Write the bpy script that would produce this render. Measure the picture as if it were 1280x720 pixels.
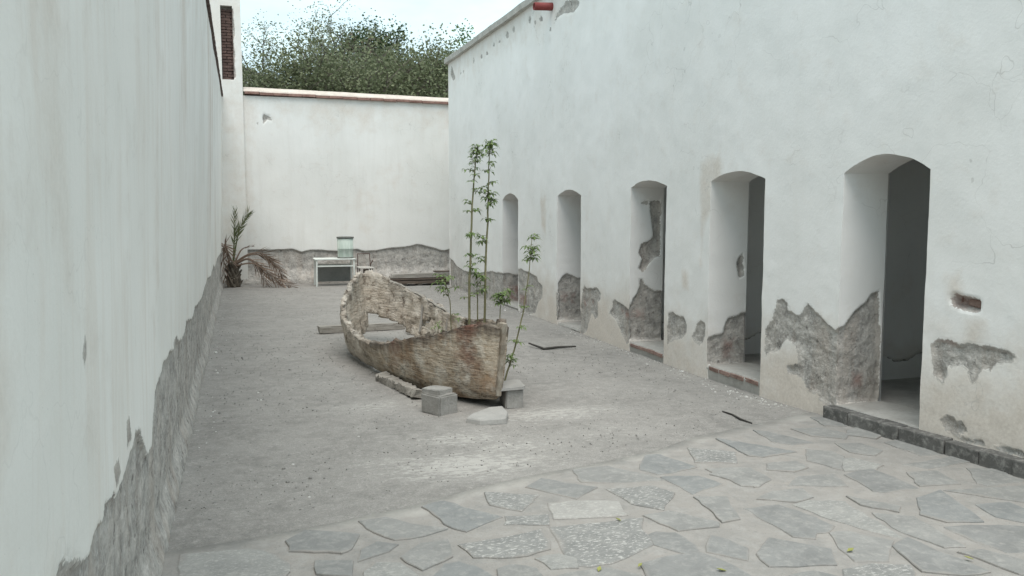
import bpy, bmesh, math, random
import numpy as np
from mathutils import Vector, Matrix, noise as mnoise

scn = bpy.context.scene
for o in list(bpy.data.objects): bpy.data.objects.remove(o)
R_ = math.radians

# ------------------------------------------------------------------ camera, sky, sun, exposure
FOC, CAMH, VX, VY = 1050.0, 1.65, 300.0, 262.0            # focal length in px of a 1280 wide frame, eye height, vanishing point
PITCH = math.atan((360 - VY) / FOC)
YAW = math.atan((640 - VX) * math.cos(PITCH) / FOC)
cam = bpy.data.objects.new('camera', bpy.data.cameras.new('camera'))
scn.collection.objects.link(cam)
cam.location = (0, 0, CAMH)
cam.rotation_euler = (math.pi / 2 - PITCH, 0, -YAW)
cam.data.sensor_width = 36.0
cam.data.lens = 36.0 * FOC / 1280.0
cam.data.clip_start, cam.data.clip_end = 0.05, 3000
scn.camera = cam

SUN_EL, SUN_AZ = R_(68), R_(190)                            # overcast: a very soft sun behind the camera
world = bpy.data.worlds.new('World'); scn.world = world; world.use_nodes = True
wt = world.node_tree; wt.nodes.clear()
def wn(t): return wt.nodes.new(t)
w_out, w_bg = wn('ShaderNodeOutputWorld'), wn('ShaderNodeBackground')
w_sky = wn('ShaderNodeTexSky'); w_sky.sky_type = 'NISHITA'; w_sky.sun_disc = False
w_sky.sun_elevation = SUN_EL; w_sky.sun_rotation = SUN_AZ; w_sky.dust_density = 2.0; w_sky.air_density = 1.0
w_co, w_mp, w_nz, w_rp, w_mx = wn('ShaderNodeTexCoord'), wn('ShaderNodeMapping'), wn('ShaderNodeTexNoise'), wn('ShaderNodeMapRange'), wn('ShaderNodeMix')
w_mp.inputs['Scale'].default_value = (1.0, 1.0, 2.6)
w_nz.inputs['Scale'].default_value = 2.2; w_nz.inputs['Detail'].default_value = 6; w_nz.inputs['Roughness'].default_value = 0.55
w_rp.inputs['From Min'].default_value = 0.40; w_rp.inputs['From Max'].default_value = 0.62
w_rp.inputs['To Min'].default_value = 0.35; w_rp.inputs['To Max'].default_value = 0.97
w_mx.data_type = 'RGBA'; w_mx.inputs['B'].default_value = (5.35, 6.7, 6.75, 1)
wl = wt.links.new
wl(w_co.outputs['Generated'], w_mp.inputs['Vector']); wl(w_mp.outputs['Vector'], w_nz.inputs['Vector'])
wl(w_nz.outputs['Fac'], w_rp.inputs['Value']); wl(w_rp.outputs['Result'], w_mx.inputs['Factor'])
wl(w_sky.outputs['Color'], w_mx.inputs['A']); wl(w_mx.outputs['Result'], w_bg.inputs['Color'])
w_bg.inputs['Strength'].default_value = 0.11
wl(w_bg.outputs['Background'], w_out.inputs['Surface'])

sun = bpy.data.objects.new('sun', bpy.data.lights.new('sun', 'SUN'))
scn.collection.objects.link(sun)
sun.data.energy = 1.5; sun.data.angle = R_(45); sun.data.color = (1.0, 0.94, 0.88)
sd = Vector((math.cos(SUN_EL) * math.sin(SUN_AZ), math.cos(SUN_EL) * math.cos(SUN_AZ), math.sin(SUN_EL)))
sun.rotation_euler = sd.to_track_quat('Z', 'Y').to_euler()

vs = scn.view_settings
vs.view_transform = 'Standard'; vs.look = 'None'; vs.exposure = 0.86; vs.gamma = 1.0; vs.use_curve_mapping = False

scn.cycles.max_bounces = 6; scn.cycles.diffuse_bounces = 4; scn.cycles.glossy_bounces = 2; scn.cycles.transmission_bounces = 3

# ------------------------------------------------------------------ pixel rays (1280x720) -> points on real planes of the place
_F = np.array([math.sin(YAW) * math.cos(PITCH), math.cos(YAW) * math.cos(PITCH), -math.sin(PITCH)])
_R = np.array([math.cos(YAW), -math.sin(YAW), 0.0]); _U = np.cross(_R, _F)
def ray(x, y): return _F * FOC + _R * (x - 640) + _U * (360 - y)
def on_z(x, y, z=0.0): d = ray(x, y); return np.array([0, 0, CAMH]) + d * ((z - CAMH) / d[2])
def on_y(x, y, Y): d = ray(x, y); return np.array([0, 0, CAMH]) + d * (Y / d[1])
XW = 4.29                                                    # facade plane of the right-hand building
def bend(Y):                                                 # the old wall is not straight: it swings out towards the street end
    d = np.maximum(0, 8.0 - np.asarray(Y, float)); return 0.018 * np.minimum(d, 3.5) ** 2 + 0.126 * np.maximum(0, d - 3.5)
def on_facade(x, y):                                         # -> (Y, z)
    Y = 6.0; d = ray(x, y)
    for _ in range(12): Y = d[1] * (XW + float(bend(Y))) / d[0]
    return (Y, CAMH + d[2] * Y / d[1])
XL, LEAN = -0.42, 0.03                                       # left wall leans a little into the yard
def on_left(x, y):
    d = ray(x, y); t = (XL + LEAN * CAMH) / (d[0] - LEAN * d[2]); return (d[1] * t, CAMH + d[2] * t)
YB = 19.3                                                    # back wall

# ------------------------------------------------------------------ numpy noise
def _h(i, j, k, s):
    n = (i * 374761393 + j * 668265263 + k * 2147483647 + s * 974634221) & 0xFFFFFFFF
    n = ((n ^ (n >> 13)) * 1274126177) & 0xFFFFFFFF
    return ((n ^ (n >> 16)) & 0xFFFF) / 65535.0
def vnoise(x, y, z=0.0, s=0):
    x, y, z = np.broadcast_arrays(np.asarray(x, float), np.asarray(y, float), np.asarray(z, float))
    i, j, k = (np.floor(a).astype(np.int64) for a in (x, y, z))
    f = [a - np.floor(a) for a in (x, y, z)]; u, v, w = (t * t * (3 - 2 * t) for t in f)
    r = 0.0
    for a in (0, 1):
        for b in (0, 1):
            for c in (0, 1):
                r = r + _h(i + a, j + b, k + c, s) * (u if a else 1 - u) * (v if b else 1 - v) * (w if c else 1 - w)
    return r
def fbm(x, y, z=0.0, s=0, o=4):
    r, a, t = 0.0, 1.0, 0.0
    for q in range(o):
        r = r + a * vnoise(np.asarray(x) * 2 ** q, np.asarray(y) * 2 ** q, np.asarray(z) * 2 ** q, s + q); t += a; a *= 0.5
    return r / t - 0.5
def sstep(a, b, x): t = np.clip((x - a) / (b - a), 0, 1); return t * t * (3 - 2 * t)
def sdf(poly, u, v):                                         # signed distance, positive inside
    P = np.array(poly, float); d = np.full(u.shape, 1e9); ins = np.zeros(u.shape, bool); n = len(P)
    for i in range(n):
        a, b = P[i], P[(i + 1) % n]; e = b - a; wx, wy = u - a[0], v - a[1]
        t = np.clip((wx * e[0] + wy * e[1]) / (e @ e + 1e-12), 0, 1)
        d = np.minimum(d, (wx - e[0] * t) ** 2 + (wy - e[1] * t) ** 2)
        c = ((a[1] > v) != (b[1] > v)) & (u < (b[0] - a[0]) * (v - a[1]) / (b[1] - a[1] + 1e-12) + a[0]); ins ^= c
    d = np.sqrt(d); return np.where(ins, d, -d)
def union(polys, u, v):
    r = np.full(u.shape, -1.0)
    for p in polys:
        P = np.array(p); m = (u > P[:, 0].min() - .15) & (u < P[:, 0].max() + .15) & (v > P[:, 1].min() - .15) & (v < P[:, 1].max() + .15)
        if m.any(): r[m] = np.maximum(r[m], sdf(p, u[m], v[m]))
    return r

# ------------------------------------------------------------------ objects
COL = scn.collection
def link(name, me, parent=None, mat=None, smooth=False):
    o = bpy.data.objects.new(name, me); COL.objects.link(o)
    if parent: o.parent = parent
    if mat is not None and me is not None:
        for m in (mat if isinstance(mat, (list, tuple)) else [mat]): me.materials.append(m)
    if smooth and me is not None: me.polygons.foreach_set('use_smooth', [True] * len(me.polygons))
    return o
def tag(o, label=None, cat=None, group=None, kind=None):
    if label: o['label'] = label
    if cat: o['category'] = cat
    if group: o['group'] = group
    if kind: o['kind'] = kind
    return o
def empty(name, loc=(0, 0, 0), rz=0.0):
    o = bpy.data.objects.new(name, None); COL.objects.link(o); o.location = loc; o.rotation_euler = (0, 0, rz); o.empty_display_size = 0.2
    return o
class MB:
    def __init__(s): s.v, s.f, s.att = [], [], {}
    def add(s, vs_, fs_):
        n = len(s.v); s.v += [tuple(map(float, p)) for p in vs_]; s.f += [tuple(i + n for i in f) for f in fs_]; return s
    def box(s, c, d, rot=None, jit=0.0, rnd=None):
        vs_ = []
        for sx in (-.5, .5):
            for sy in (-.5, .5):
                for sz in (-.5, .5):
                    p = Vector((sx * d[0], sy * d[1], sz * d[2]))
                    if jit: p += Vector((rnd.uniform(-jit, jit), rnd.uniform(-jit, jit), rnd.uniform(-jit, jit)))
                    if rot: p = rot @ p
                    vs_.append(p + Vector(c))
        return s.add(vs_, [(0, 1, 3, 2), (4, 6, 7, 5), (0, 4, 5, 1), (2, 3, 7, 6), (0, 2, 6, 4), (1, 5, 7, 3)])
    def tube(s, pts, rad, n=6, cap=True):
        pts = [Vector(p) for p in pts]; rad = rad if isinstance(rad, (list, tuple)) else [rad] * len(pts)
        vs_, fs_ = [], []; up = Vector((0.13, 0.21, 1)).normalized(); prev = None
        for i, p in enumerate(pts):
            t = (pts[min(i + 1, len(pts) - 1)] - pts[max(i - 1, 0)]).normalized()
            a = prev - t * prev.dot(t) if prev else (up.cross(t) if abs(up.dot(t)) < .95 else Vector((1, 0, 0)).cross(t))
            a.normalize(); prev = a; b = t.cross(a)
            for k in range(n):
                an = 2 * math.pi * k / n; vs_.append(p + (a * math.cos(an) + b * math.sin(an)) * rad[i])
        for i in range(len(pts) - 1):
            for k in range(n): fs_.append((i * n + k, i * n + (k + 1) % n, (i + 1) * n + (k + 1) % n, (i + 1) * n + k))
        if cap: fs_ += [tuple(range(n))[::-1], tuple(range((len(pts) - 1) * n, len(pts) * n))]
        return s.add(vs_, fs_)
    def lathe(s, prof, c=(0, 0, 0), n=24):
        vs_, fs_ = [], []
        for r, z in prof:
            for k in range(n): a = 2 * math.pi * k / n; vs_.append((c[0] + r * math.cos(a), c[1] + r * math.sin(a), c[2] + z))
        for i in range(len(prof) - 1):
            for k in range(n): fs_.append((i * n + k, i * n + (k + 1) % n, (i + 1) * n + (k + 1) % n, (i + 1) * n + k))
        return s.add(vs_, fs_)
    def build(s, name, mat, parent=None, smooth=False, bevel=0.0):
        me = bpy.data.meshes.new(name); me.from_pydata(s.v, [], s.f); me.update()
        if bevel:
            bm = bmesh.new(); bm.from_mesh(me)
            bmesh.ops.bevel(bm, geom=bm.edges[:], offset=bevel, segments=2, affect='EDGES', profile=.6); bm.to_mesh(me); bm.free()
        return link(name, me, parent, mat, smooth)
def grid(nu, nv, base=0):                                    # faces of a grid stored u-major
    i = np.arange(nu - 1)[:, None] * nv + np.arange(nv - 1)[None, :] + base
    return np.stack([i, i + nv, i + nv + 1, i + 1], -1).reshape(-1, 4)
def np_mesh(name, V, F, attrs=None):
    V = np.asarray(V, np.float32); me = bpy.data.meshes.new(name)
    if isinstance(F, np.ndarray):
        me.vertices.add(len(V)); me.vertices.foreach_set('co', V.ravel())
        me.loops.add(F.size); me.loops.foreach_set('vertex_index', F.astype(np.int32).ravel())
        me.polygons.add(len(F)); me.polygons.foreach_set('loop_start', np.arange(0, F.size, F.shape[1], dtype=np.int32))
        me.update(calc_edges=True)
    else: me.from_pydata(V.tolist(), [], F); me.update()
    for k, a in (attrs or {}).items():
        at = me.attributes.new(k, 'FLOAT', 'POINT'); at.data.foreach_set('value', np.asarray(a, np.float32).ravel())
    return me

# ------------------------------------------------------------------ materials
class NT:
    def __init__(s, name):
        s.m = bpy.data.materials.new(name); s.m.use_nodes = True; s.t = s.m.node_tree; s.b = s.t.nodes['Principled BSDF']; s.b.inputs['Specular IOR Level'].default_value = 0.25
        s.geo = s.t.nodes.new('ShaderNodeNewGeometry').outputs['Position']
    def set(s, sock, v):
        if hasattr(v, 'is_linked') or isinstance(v, bpy.types.NodeSocket): s.t.links.new(v, sock)
        else: sock.default_value = (*v, 1) if isinstance(v, (tuple, list)) and len(v) == 3 and sock.type == 'RGBA' else v
    def n(s, t, ins=None, **kw):
        n = s.t.nodes.new(t)
        for k, v in kw.items(): setattr(n, k, v)
        for k, v in (ins or {}).items(): s.set(n.inputs[k], v)
        return n
    def pos(s, sc=(1, 1, 1), obj=False):
        v = s.n('ShaderNodeTexCoord').outputs['Object'] if obj else s.geo
        return s.n('ShaderNodeMapping', {'Vector': v, 'Scale': sc}).outputs[0]
    def noise(s, vec, sc, det=4, ro=.55, dist=0.0): return s.n('ShaderNodeTexNoise', {'Vector': vec, 'Scale': sc, 'Detail': det, 'Roughness': ro, 'Distortion': dist}).outputs['Fac']
    def voro(s, vec, sc, feat='F1', out='Distance'): return s.n('ShaderNodeTexVoronoi', {'Vector': vec, 'Scale': sc}, feature=feat).outputs[out]
    def rng(s, v, a, b, c=0.0, d=1.0, smooth=False):
        return s.n('ShaderNodeMapRange', {'Value': v, 'From Min': a, 'From Max': b, 'To Min': c, 'To Max': d}, interpolation_type='SMOOTHSTEP' if smooth else 'LINEAR').outputs[0]
    def math(s, op, a, b=0.0): 
        n = s.n('ShaderNodeMath', operation=op); s.set(n.inputs[0], a); s.set(n.inputs[1], b); return n.outputs[0]
    def mix(s, f, a, b): return s.n('ShaderNodeMix', {'Factor': f, 6: a, 7: b}, data_type='RGBA').outputs[2]
    def fmix(s, f, a, b): return s.n('ShaderNodeMix', {0: f, 2: a, 3: b}, data_type='FLOAT').outputs[0]
    def attr(s, k): return s.n('ShaderNodeAttribute', attribute_name=k).outputs['Fac']
    def bump(s, h, st=.3, dist=.02, nrm=None):
        ins = {'Height': h, 'Strength': st, 'Distance': dist}
        if nrm is not None: ins['Normal'] = nrm
        return s.n('ShaderNodeBump', ins).outputs[0]
    def out(s, col, rough=.9, normal=None, **kw):
        s.set(s.b.inputs['Base Color'], col); s.set(s.b.inputs['Roughness'], rough)
        if normal is not None: s.set(s.b.inputs['Normal'], normal)
        for k, v in kw.items(): s.set(s.b.inputs[k], v)
        return s.m
def simple(name, c1, c2, sc=6.0, rough=.85, bump=.3, stretch=(1, 1, 1), dist=.01, obj=False, **kw):
    t = NT(name); p = t.pos(stretch, obj); a = t.noise(p, sc, 6, .6); b = t.noise(p, sc * 7, 4, .6)
    col = t.mix(t.rng(t.math('ADD', t.math('MULTIPLY', a, .65), t.math('MULTIPLY', b, .35)), .36, .64), c1, c2)
    return t.out(col, rough, t.bump(b, bump, dist), **kw)

def wall_material(name, paint, streak, streak_amt=1.0, spots=1.0, rub=.6, crack=.4):
    """lime-washed plaster; attribute loss = plaster gone, dirt = beige damp stain, brick = red brick showing"""
    t = NT(name); p = t.pos()
    loss, dirt, brick = t.attr('loss'), t.attr('dirt'), t.attr('brick')
    med = t.noise(p, 4.5, 5, .65); fine = t.noise(p, 42, 3, .6); st = t.noise(p, 8, 4, .72)
    f = t.rng(t.math('ADD', loss, t.math('MULTIPLY', t.math('SUBTRACT', t.math('ADD', t.math('MULTIPLY', fine, .6), t.math('MULTIPLY', st, .4)), .5), .085)), -.003, .004)
    big = t.noise(p, .8, 3, .6)
    ver = t.noise(t.pos((3.0, 3.0, .34)), 2.0, 5, .62, .5); ver2 = t.noise(t.pos((13, 13, .8)), 2.0, 4, .7, .6)
    col = t.mix(t.rng(big, .35, .68), paint, tuple(c * k for c, k in zip(paint, (.91, .91, .90))))
    col = t.mix(t.math('MULTIPLY', t.rng(ver, .50, .74), .7 * streak_amt), col, streak)
    col = t.mix(t.math('MULTIPLY', t.rng(ver2, .56, .8), .22 * streak_amt), col, tuple(c * .76 for c in streak))
    col = t.mix(t.math('MULTIPLY', t.rng(med, .58, .78), .2 * spots), col, (.50, .47, .42))
    d2 = t.rng(t.math('ADD', dirt, t.math('MULTIPLY', t.math('SUBTRACT', med, .5), 1.3)), .08, 1.0)
    col = t.mix(t.math('MULTIPLY', d2, .85), col, t.mix(t.rng(fine, .3, .7), (.56, .49, .42), (.69, .62, .545)))
    sp = t.rng(t.voro(p, 27, 'F1'), .035, .06, 1, 0); spm = t.rng(big, .52, .62)
    col = t.mix(t.math('MULTIPLY', t.math('MULTIPLY', sp, spm), .45 * spots), col, (.22, .21, .19))
    wp = t.n('ShaderNodeVectorMath', {0: p, 1: t.n('ShaderNodeTexNoise', {'Vector': p, 'Scale': 2.5, 'Detail': 3.0}).outputs['Color']}, operation='ADD').outputs[0]
    ck = t.math('MULTIPLY', t.rng(t.voro(wp, 1.5, 'DISTANCE_TO_EDGE'), .002, .007, 1, 0), t.rng(big, .50, .60))
    col = t.mix(t.math('MULTIPLY', ck, crack), col, (.40, .38, .35))
    # exposed rubble and earth mortar
    ec = t.mix(t.rng(st, .34, .66), (.27, .256, .238), (.54, .51, .47))
    ec = t.mix(t.math('MULTIPLY', t.rng(fine, .50, .72), .7), ec, (.60, .575, .54))
    ec = t.mix(t.math('MULTIPLY', t.rng(ver, .5, .66), .35), ec, (.36, .29, .235))
    ec = t.mix(t.math('MULTIPLY', t.math('MULTIPLY', brick, t.rng(med, .40, .56)), .75), ec, (.235, .11, .085))
    ec = t.mix(t.math('MULTIPLY', t.rng(t.noise(p, 15, 3, .7), .60, .70), .8), ec, (.14, .13, .12))
    col = t.mix(f, col, ec)
    h = t.fmix(t.rng(loss, -.01, .02), t.math('ADD', t.math('MULTIPLY', fine, .09), t.math('MULTIPLY', med, .32)), t.math('SUBTRACT', t.math('ADD', t.math('MULTIPLY', st, 1.3), t.math('MULTIPLY', fine, .7)), 1.2))
    return t.out(col, .93, t.bump(h, rub, .024))
M = {}
M['facade'] = wall_material('facade_limewash', (.84, .825, .80), (.74, .71, .665), .3, .12)
M['left'] = wall_material('left_wall_limewash', (.835, .815, .77), (.69, .63, .56), .95, .8, .35, .14)
M['backw'] = wall_material('back_wall_limewash', (.775, .765, .735), (.63, .605, .565), .5, .5)

t = NT('yard_concrete'); p = t.pos(); a = t.noise(p, 1.3, 6, .6); b = t.noise(p, 9, 6, .65); c = t.noise(p, 70, 4, .65); pale = t.attr('pale')
col = t.mix(t.rng(a, .34, .68), (.225, .215, .20), (.315, .30, .28))
col = t.mix(t.math('MULTIPLY', t.rng(b, .40, .66), .75), col, (.355, .338, .315)); col = t.mix(t.math('MULTIPLY', t.rng(t.noise(p, 4.3, 5, .7), .52, .68), .45), col, (.185, .178, .166))
col = t.mix(t.math('MULTIPLY', t.rng(c, .58, .72), .55), col, (.14, .137, .13))
col = t.mix(t.math('MULTIPLY', t.rng(t.voro(p, 38, 'F1'), .05, .1, 1, 0), t.rng(t.noise(p, 3.0, 3), .5, .6)), col, (.10, .098, .092))
col = t.mix(t.math('MULTIPLY', t.rng(t.noise(p, 130, 2, .6), .40, .60, 1, 0), .42), col, (.135, .13, .122)); col = t.mix(t.math('MULTIPLY', t.rng(t.noise(p, 34, 4, .7), .54, .66), .4), col, (.42, .40, .375))
pl = t.noise(t.pos((1.0, 1.9, 1)), 13, 6, .74)
fl = t.rng(t.math('ADD', t.math('MULTIPLY', pale, .62), t.math('MULTIPLY', t.math('SUBTRACT', pl, .5), 2.0)), .36, .60)
col = t.mix(t.math('MULTIPLY', fl, .62), col, (.52, .50, .465))
col = t.mix(t.math('MULTIPLY', t.rng(pale, .1, .9), .35), col, (.40, .385, .36))
M['yard'] = t.out(col, .95, t.bump(t.math('ADD', t.math('MULTIPLY', b, .7), t.math('ADD', t.math('MULTIPLY', c, .35), t.math('MULTIPLY', fl, .25))), .5, .018))
M['earth'] = simple('dry_earth', (.20, .17, .13), (.31, .27, .21), 2.0)
t = NT('paving_mortar'); p = t.pos(); a = t.noise(p, 2.0, 5, .6); b = t.noise(p, 11, 5, .68); c = t.noise(p, 80, 2, .6)
col = t.mix(t.rng(a, .35, .66), (.275, .263, .245), (.325, .303, .278)); col = t.mix(t.math('MULTIPLY', t.rng(b, .45, .68), .65), col, (.355, .342, .322)); col = t.mix(t.math('MULTIPLY', t.rng(t.noise(p, 5, 4, .7), .52, .66), .55), col, (.235, .23, .218)); col = t.mix(t.math('MULTIPLY', t.rng(c, .6, .75), .4), col, (.18, .172, .16))
col = t.mix(t.math('MULTIPLY', t.rng(t.math('ADD', t.attr('lip'), t.math('MULTIPLY', t.math('SUBTRACT', a, .5), 2.6)), .75, 1.15), .6), col, (.44, .42, .388))
M['mortar'] = t.out(col, .93, t.bump(t.math('ADD', b, t.math('MULTIPLY', c, .4)), .5, .016))
def slate(name, c1, c2, speck=0.0, blotch=.4, edge=True):
    t = NT(name); p = t.pos(); a = t.noise(p, 5, 5, .62, .4); b = t.noise(p, 22, 4, .68); c = t.noise(p, 95, 2, .6)
    col = t.mix(t.rng(a, .33, .68), c1, c2); col = t.mix(t.math('MULTIPLY', t.rng(b, .48, .72), blotch), col, (.42, .405, .375))
    if speck: col = t.mix(t.math('MULTIPLY', t.rng(t.noise(t.pos((1, 2.0, 1)), 34, 5, .75), .54, .60), speck), col, (.53, .515, .485))
    col = t.mix(t.math('MULTIPLY', t.rng(c, .6, .75), .3), col, (.13, .13, .127))
    if edge:
        m = t.mix(t.rng(b, .35, .65), (.275, .262, .243), (.33, .308, .284)); k = t.rng(t.math('ADD', t.attr('core'), t.math('MULTIPLY', t.math('SUBTRACT', t.math('ADD', t.math('MULTIPLY', t.noise(p, 3.1, 3, .6), .65), t.math('MULTIPLY', b, .35)), .5), 3.4)), .0, .5)
        col = t.mix(k, m, col)
    return t.out(col, .82, t.bump(t.math('ADD', t.math('MULTIPLY', a, .8), t.math('ADD', b, t.math('MULTIPLY', c, .3))), .4, .012))
M['st_d'] = slate('slate_dark', (.20, .20, .193), (.26, .259, .249)); M['st_m'] = slate('slate_grey', (.222, .22, .21), (.285, .281, .267), 0, .5)
M['st_b'] = slate('slate_blue', (.20, .205, .201), (.26, .263, .256)); M['st_p'] = slate('slate_pale', (.25, .248, .235), (.31, .306, .288), .35, .5)
M['st_s'] = slate('slate_speckled', (.195, .195, .187), (.255, .253, .241), .75); M['st_w'] = slate('slate_whitened', (.30, .291, .272), (.36, .347, .325), .5, .5)
M['kerb'] = slate('kerb_stone', (.085, .082, .077), (.16, .155, .145), 0, .55, False)
M['concrete'] = simple('block_concrete', (.23, .222, .205), (.345, .335, .315), 9, .93, .5)
M['concrete2'] = simple('slab_concrete', (.30, .295, .28), (.40, .39, .37), 8, .92, .4)
M['coping'] = simple('coping_cement', (.36, .35, .32), (.56, .54, .50), 5, .93, .5)
M['brick'] = simple('old_brick', (.19, .115, .095), (.32, .235, .20), 14, .93, .6)
M['brickdk'] = simple('dark_brick', (.075, .05, .045), (.155, .10, .085), 10, .95, .6)  # darker brick for the filled window
M['tile'] = simple('terracotta', (.19, .105, .085), (.33, .21, .175), 7, .9, .4); M['tiledk'] = simple('dark_tile', (.10, .075, .068), (.18, .135, .12), 7, .9, .4)  # second tone: darker tile for the left wall coping
M['capm'] = simple('coping_mortar', (.50, .44, .385), (.66, .58, .51), 6, .93, .4)
M['cellfloor'] = simple('cell_floor', (.33, .315, .29), (.46, .445, .415), 4, .9, .35)
M['pipe'] = simple('red_drain_pipe', (.19, .035, .035), (.26, .06, .055), 9, .5, .1)
M['wood'] = simple('grey_wood', (.20, .185, .165), (.38, .36, .33), 5, .9, .5, (9, 9, 1), obj=True)
M['woodx'] = simple('weathered_board', (.18, .165, .145), (.44, .415, .375), 4, .9, .5, (.6, 14, 14))
M['wooddk'] = simple('dark_old_board', (.07, .055, .045), (.17, .135, .11), 4, .9, .5, (.6, 14, 14))
M['metalw'] = simple('white_enamel', (.55, .58, .55), (.70, .73, .69), 8, .55, .1)
M['metalg'] = simple('grey_panel', (.17, .175, .165), (.24, .245, .23), 5, .7, .1)
M['rust'] = simple('rusty_iron', (.075, .05, .042), (.14, .095, .08), 30, .85, .4)
M['stem'] = simple('green_stem', (.13, .13, .065), (.24, .22, .13), 12, .8, .2)
M['fibre'] = simple('palm_fibre', (.07, .058, .045), (.17, .145, .115), 25, .95, .6, (1, 1, .3))
M['bark'] = simple('grey_bark', (.10, .085, .07), (.19, .165, .14), 10, .95, .5)
M['black'] = simple('black_stick', (.035, .033, .03), (.075, .07, .063), 20, .9, .3)
def leafmat(name, c1, c2, tr=.25):
    t = NT(name); g = t.n('ShaderNodeNewGeometry').outputs['Random Per Island']; col = t.mix(g, c1, c2)
    m = t.out(col, .6); dif = t.n('ShaderNodeBsdfTranslucent', {'Color': col}); ms = t.n('ShaderNodeMixShader', {0: tr, 1: t.b.outputs[0], 2: dif.outputs[0]})
    t.t.links.new(ms.outputs[0], t.t.nodes['Material Output'].inputs['Surface']); return m
M['leaf'] = leafmat('sapling_leaf', (.115, .175, .055), (.20, .265, .105))
M['mesq'] = leafmat('mesquite_leaf', (.155, .18, .105), (.25, .27, .175)); M['olive'] = leafmat('olive_leaf', (.13, .152, .082), (.215, .235, .135))
M['deep'] = leafmat('deep_green_leaf', (.035, .062, .022), (.075, .11, .045)); M['bright'] = leafmat('bright_green_leaf', (.06, .125, .03), (.12, .20, .06))
M['reddish'] = leafmat('reddish_seed', (.14, .095, .07), (.21, .155, .11)); M['frondg'] = leafmat('green_frond', (.085, .11, .045), (.16, .17, .09)); M['frondb'] = leafmat('dead_frond', (.15, .105, .078), (.29, .215, .165), .15)

rnd = random.Random(7)
# ================================================================== the setting
me = bpy.data.meshes.new('ground'); me.from_pydata([(-900, -300, -.06), (900, -300, -.06), (900, 1500, -.06), (-900, 1500, -.06)], [], [(0, 1, 2, 3)])
tag(link('ground', me, None, M['earth']), 'dry bare earth around the walled yard', kind='structure')

# yard floor: old worn concrete, slightly uneven, with pale flaking patches
us, vs_ = np.arange(-.7, 5.3, .04), np.arange(3.2, 19.7, .045)
U, V = np.meshgrid(us, vs_, indexing='ij')
pale = np.zeros_like(U)
for cx, cy, rx, ry, k in [(1.35, 5.15, .75, .35, 1), (.95, 5.35, .5, .18, .7), (1.0, 6.95, .55, .3, .7), (.55, 7.9, .5, .5, .4), (2.35, 6.25, .7, .28, .9), (2.6, 5.6, .6, .3, .5), (1.5, 5.75, .5, .25, .8), (.5, 9.6, .5, .35, .45), (1.75, 5.45, .45, .2, .8), (3.0, 11.6, .5, 1.2, .35), (1.2, 13.0, .9, 1.0, .3), (3.3, 7.0, .8, .6, .3), (.8, 16.5, 1.1, 1.4, .3), (3.9, 6.2, .4, .4, .35)]:
    pale = np.maximum(pale, k * np.exp(-(((U - cx) / rx) ** 2 + ((V - cy) / ry) ** 2)))
pale = pale + .45 * np.exp(-((U - (XW + bend(V) - .12)) / .14) ** 2) + .35 * np.exp(-((U + .36) / .07) ** 2)
pale = np.clip(pale + .35 * fbm(U * 1.3, V * 1.3, 0, 3), 0, 1)
Z = .004 + .022 * fbm(U * 1.1, V * 1.1, 0, 11) + .008 * fbm(U * 7, V * 7, 0, 15, 3)
me = np_mesh('courtyard_floor', np.stack([U, V, Z], -1).reshape(-1, 3), grid(len(us), len(vs_)), {'pale': pale})
tag(link('courtyard_floor', me, None, M['yard'], True), 'worn grey concrete floor of the yard with pale flaking patches', kind='structure')

# paving: a mortar bed two centimetres proud of the yard floor with irregular slate flagstones, each its own piece
edge = [(-.47, 4.20), (-.15, 4.23), (.15, 4.29), (.46, 4.36), (.8, 4.45), (1.15, 4.60), (1.53, 4.76), (1.9, 4.84), (2.25, 4.92), (2.6, 5.03), (3.0, 5.22), (3.3, 5.31), (3.6, 5.42), (4.0, 5.52), (4.36, 5.62)]
pts = []
for (x0, y0), (x1, y1) in zip(edge, edge[1:]):
    for k in range(6): q = k / 6; x = x0 + (x1 - x0) * q; pts.append((x, y0 + (y1 - y0) * q + .05 * float(fbm(x * 2.6, 3.3, 0, 5))))
pts.append(edge[-1])
right = [(XW + float(bend(y)) - .02, y) for y in np.arange(5.5, -2.01, -.25)]
bm = bmesh.new(); lay = bm.verts.layers.float.new('lip')
nb = 60; ring = pts
ncol = len(ring); rows = []
for j in range(nb + 1):                                       # a draped grid from the ragged edge back to the street end
    row = []
    for (x, y) in ring:
        q = j / nb; yy = y + (-2.0 - y) * q; xr = XW + float(bend(yy)) - .02; x2 = -.47 + (x + .47) * ((xr + .47) / (4.36 + .47))
        z = .016 + .008 * float(fbm(x2 * 3, yy * 3, 0, 21)); row.append(bm.verts.new((x2, yy, z)))
    rows.append(row)
for j in range(nb):
    for i in range(ncol - 1): bm.faces.new((rows[j][i], rows[j + 1][i], rows[j + 1][i + 1], rows[j][i + 1]))
low = [bm.verts.new((v.co.x, v.co.y + .006, -.02)) for v in rows[0]]
for i in range(ncol - 1): bm.faces.new((low[i], rows[0][i], rows[0][i + 1], low[i + 1]))
bmesh.ops.recalc_face_normals(bm, faces=bm.faces)
for j, row in enumerate(rows):
    for v in row: v[lay] = (1.0, .8, .35)[j] if j < 3 else 0.0
for v in low: v[lay] = 1.0
me = bpy.data.meshes.new('paving'); bm.to_mesh(me); bm.free()
paving = tag(link('paving', me, None, M['mortar'], True), 'paving of grey slate flagstones set in wide pale mortar joints', kind='structure')
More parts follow.
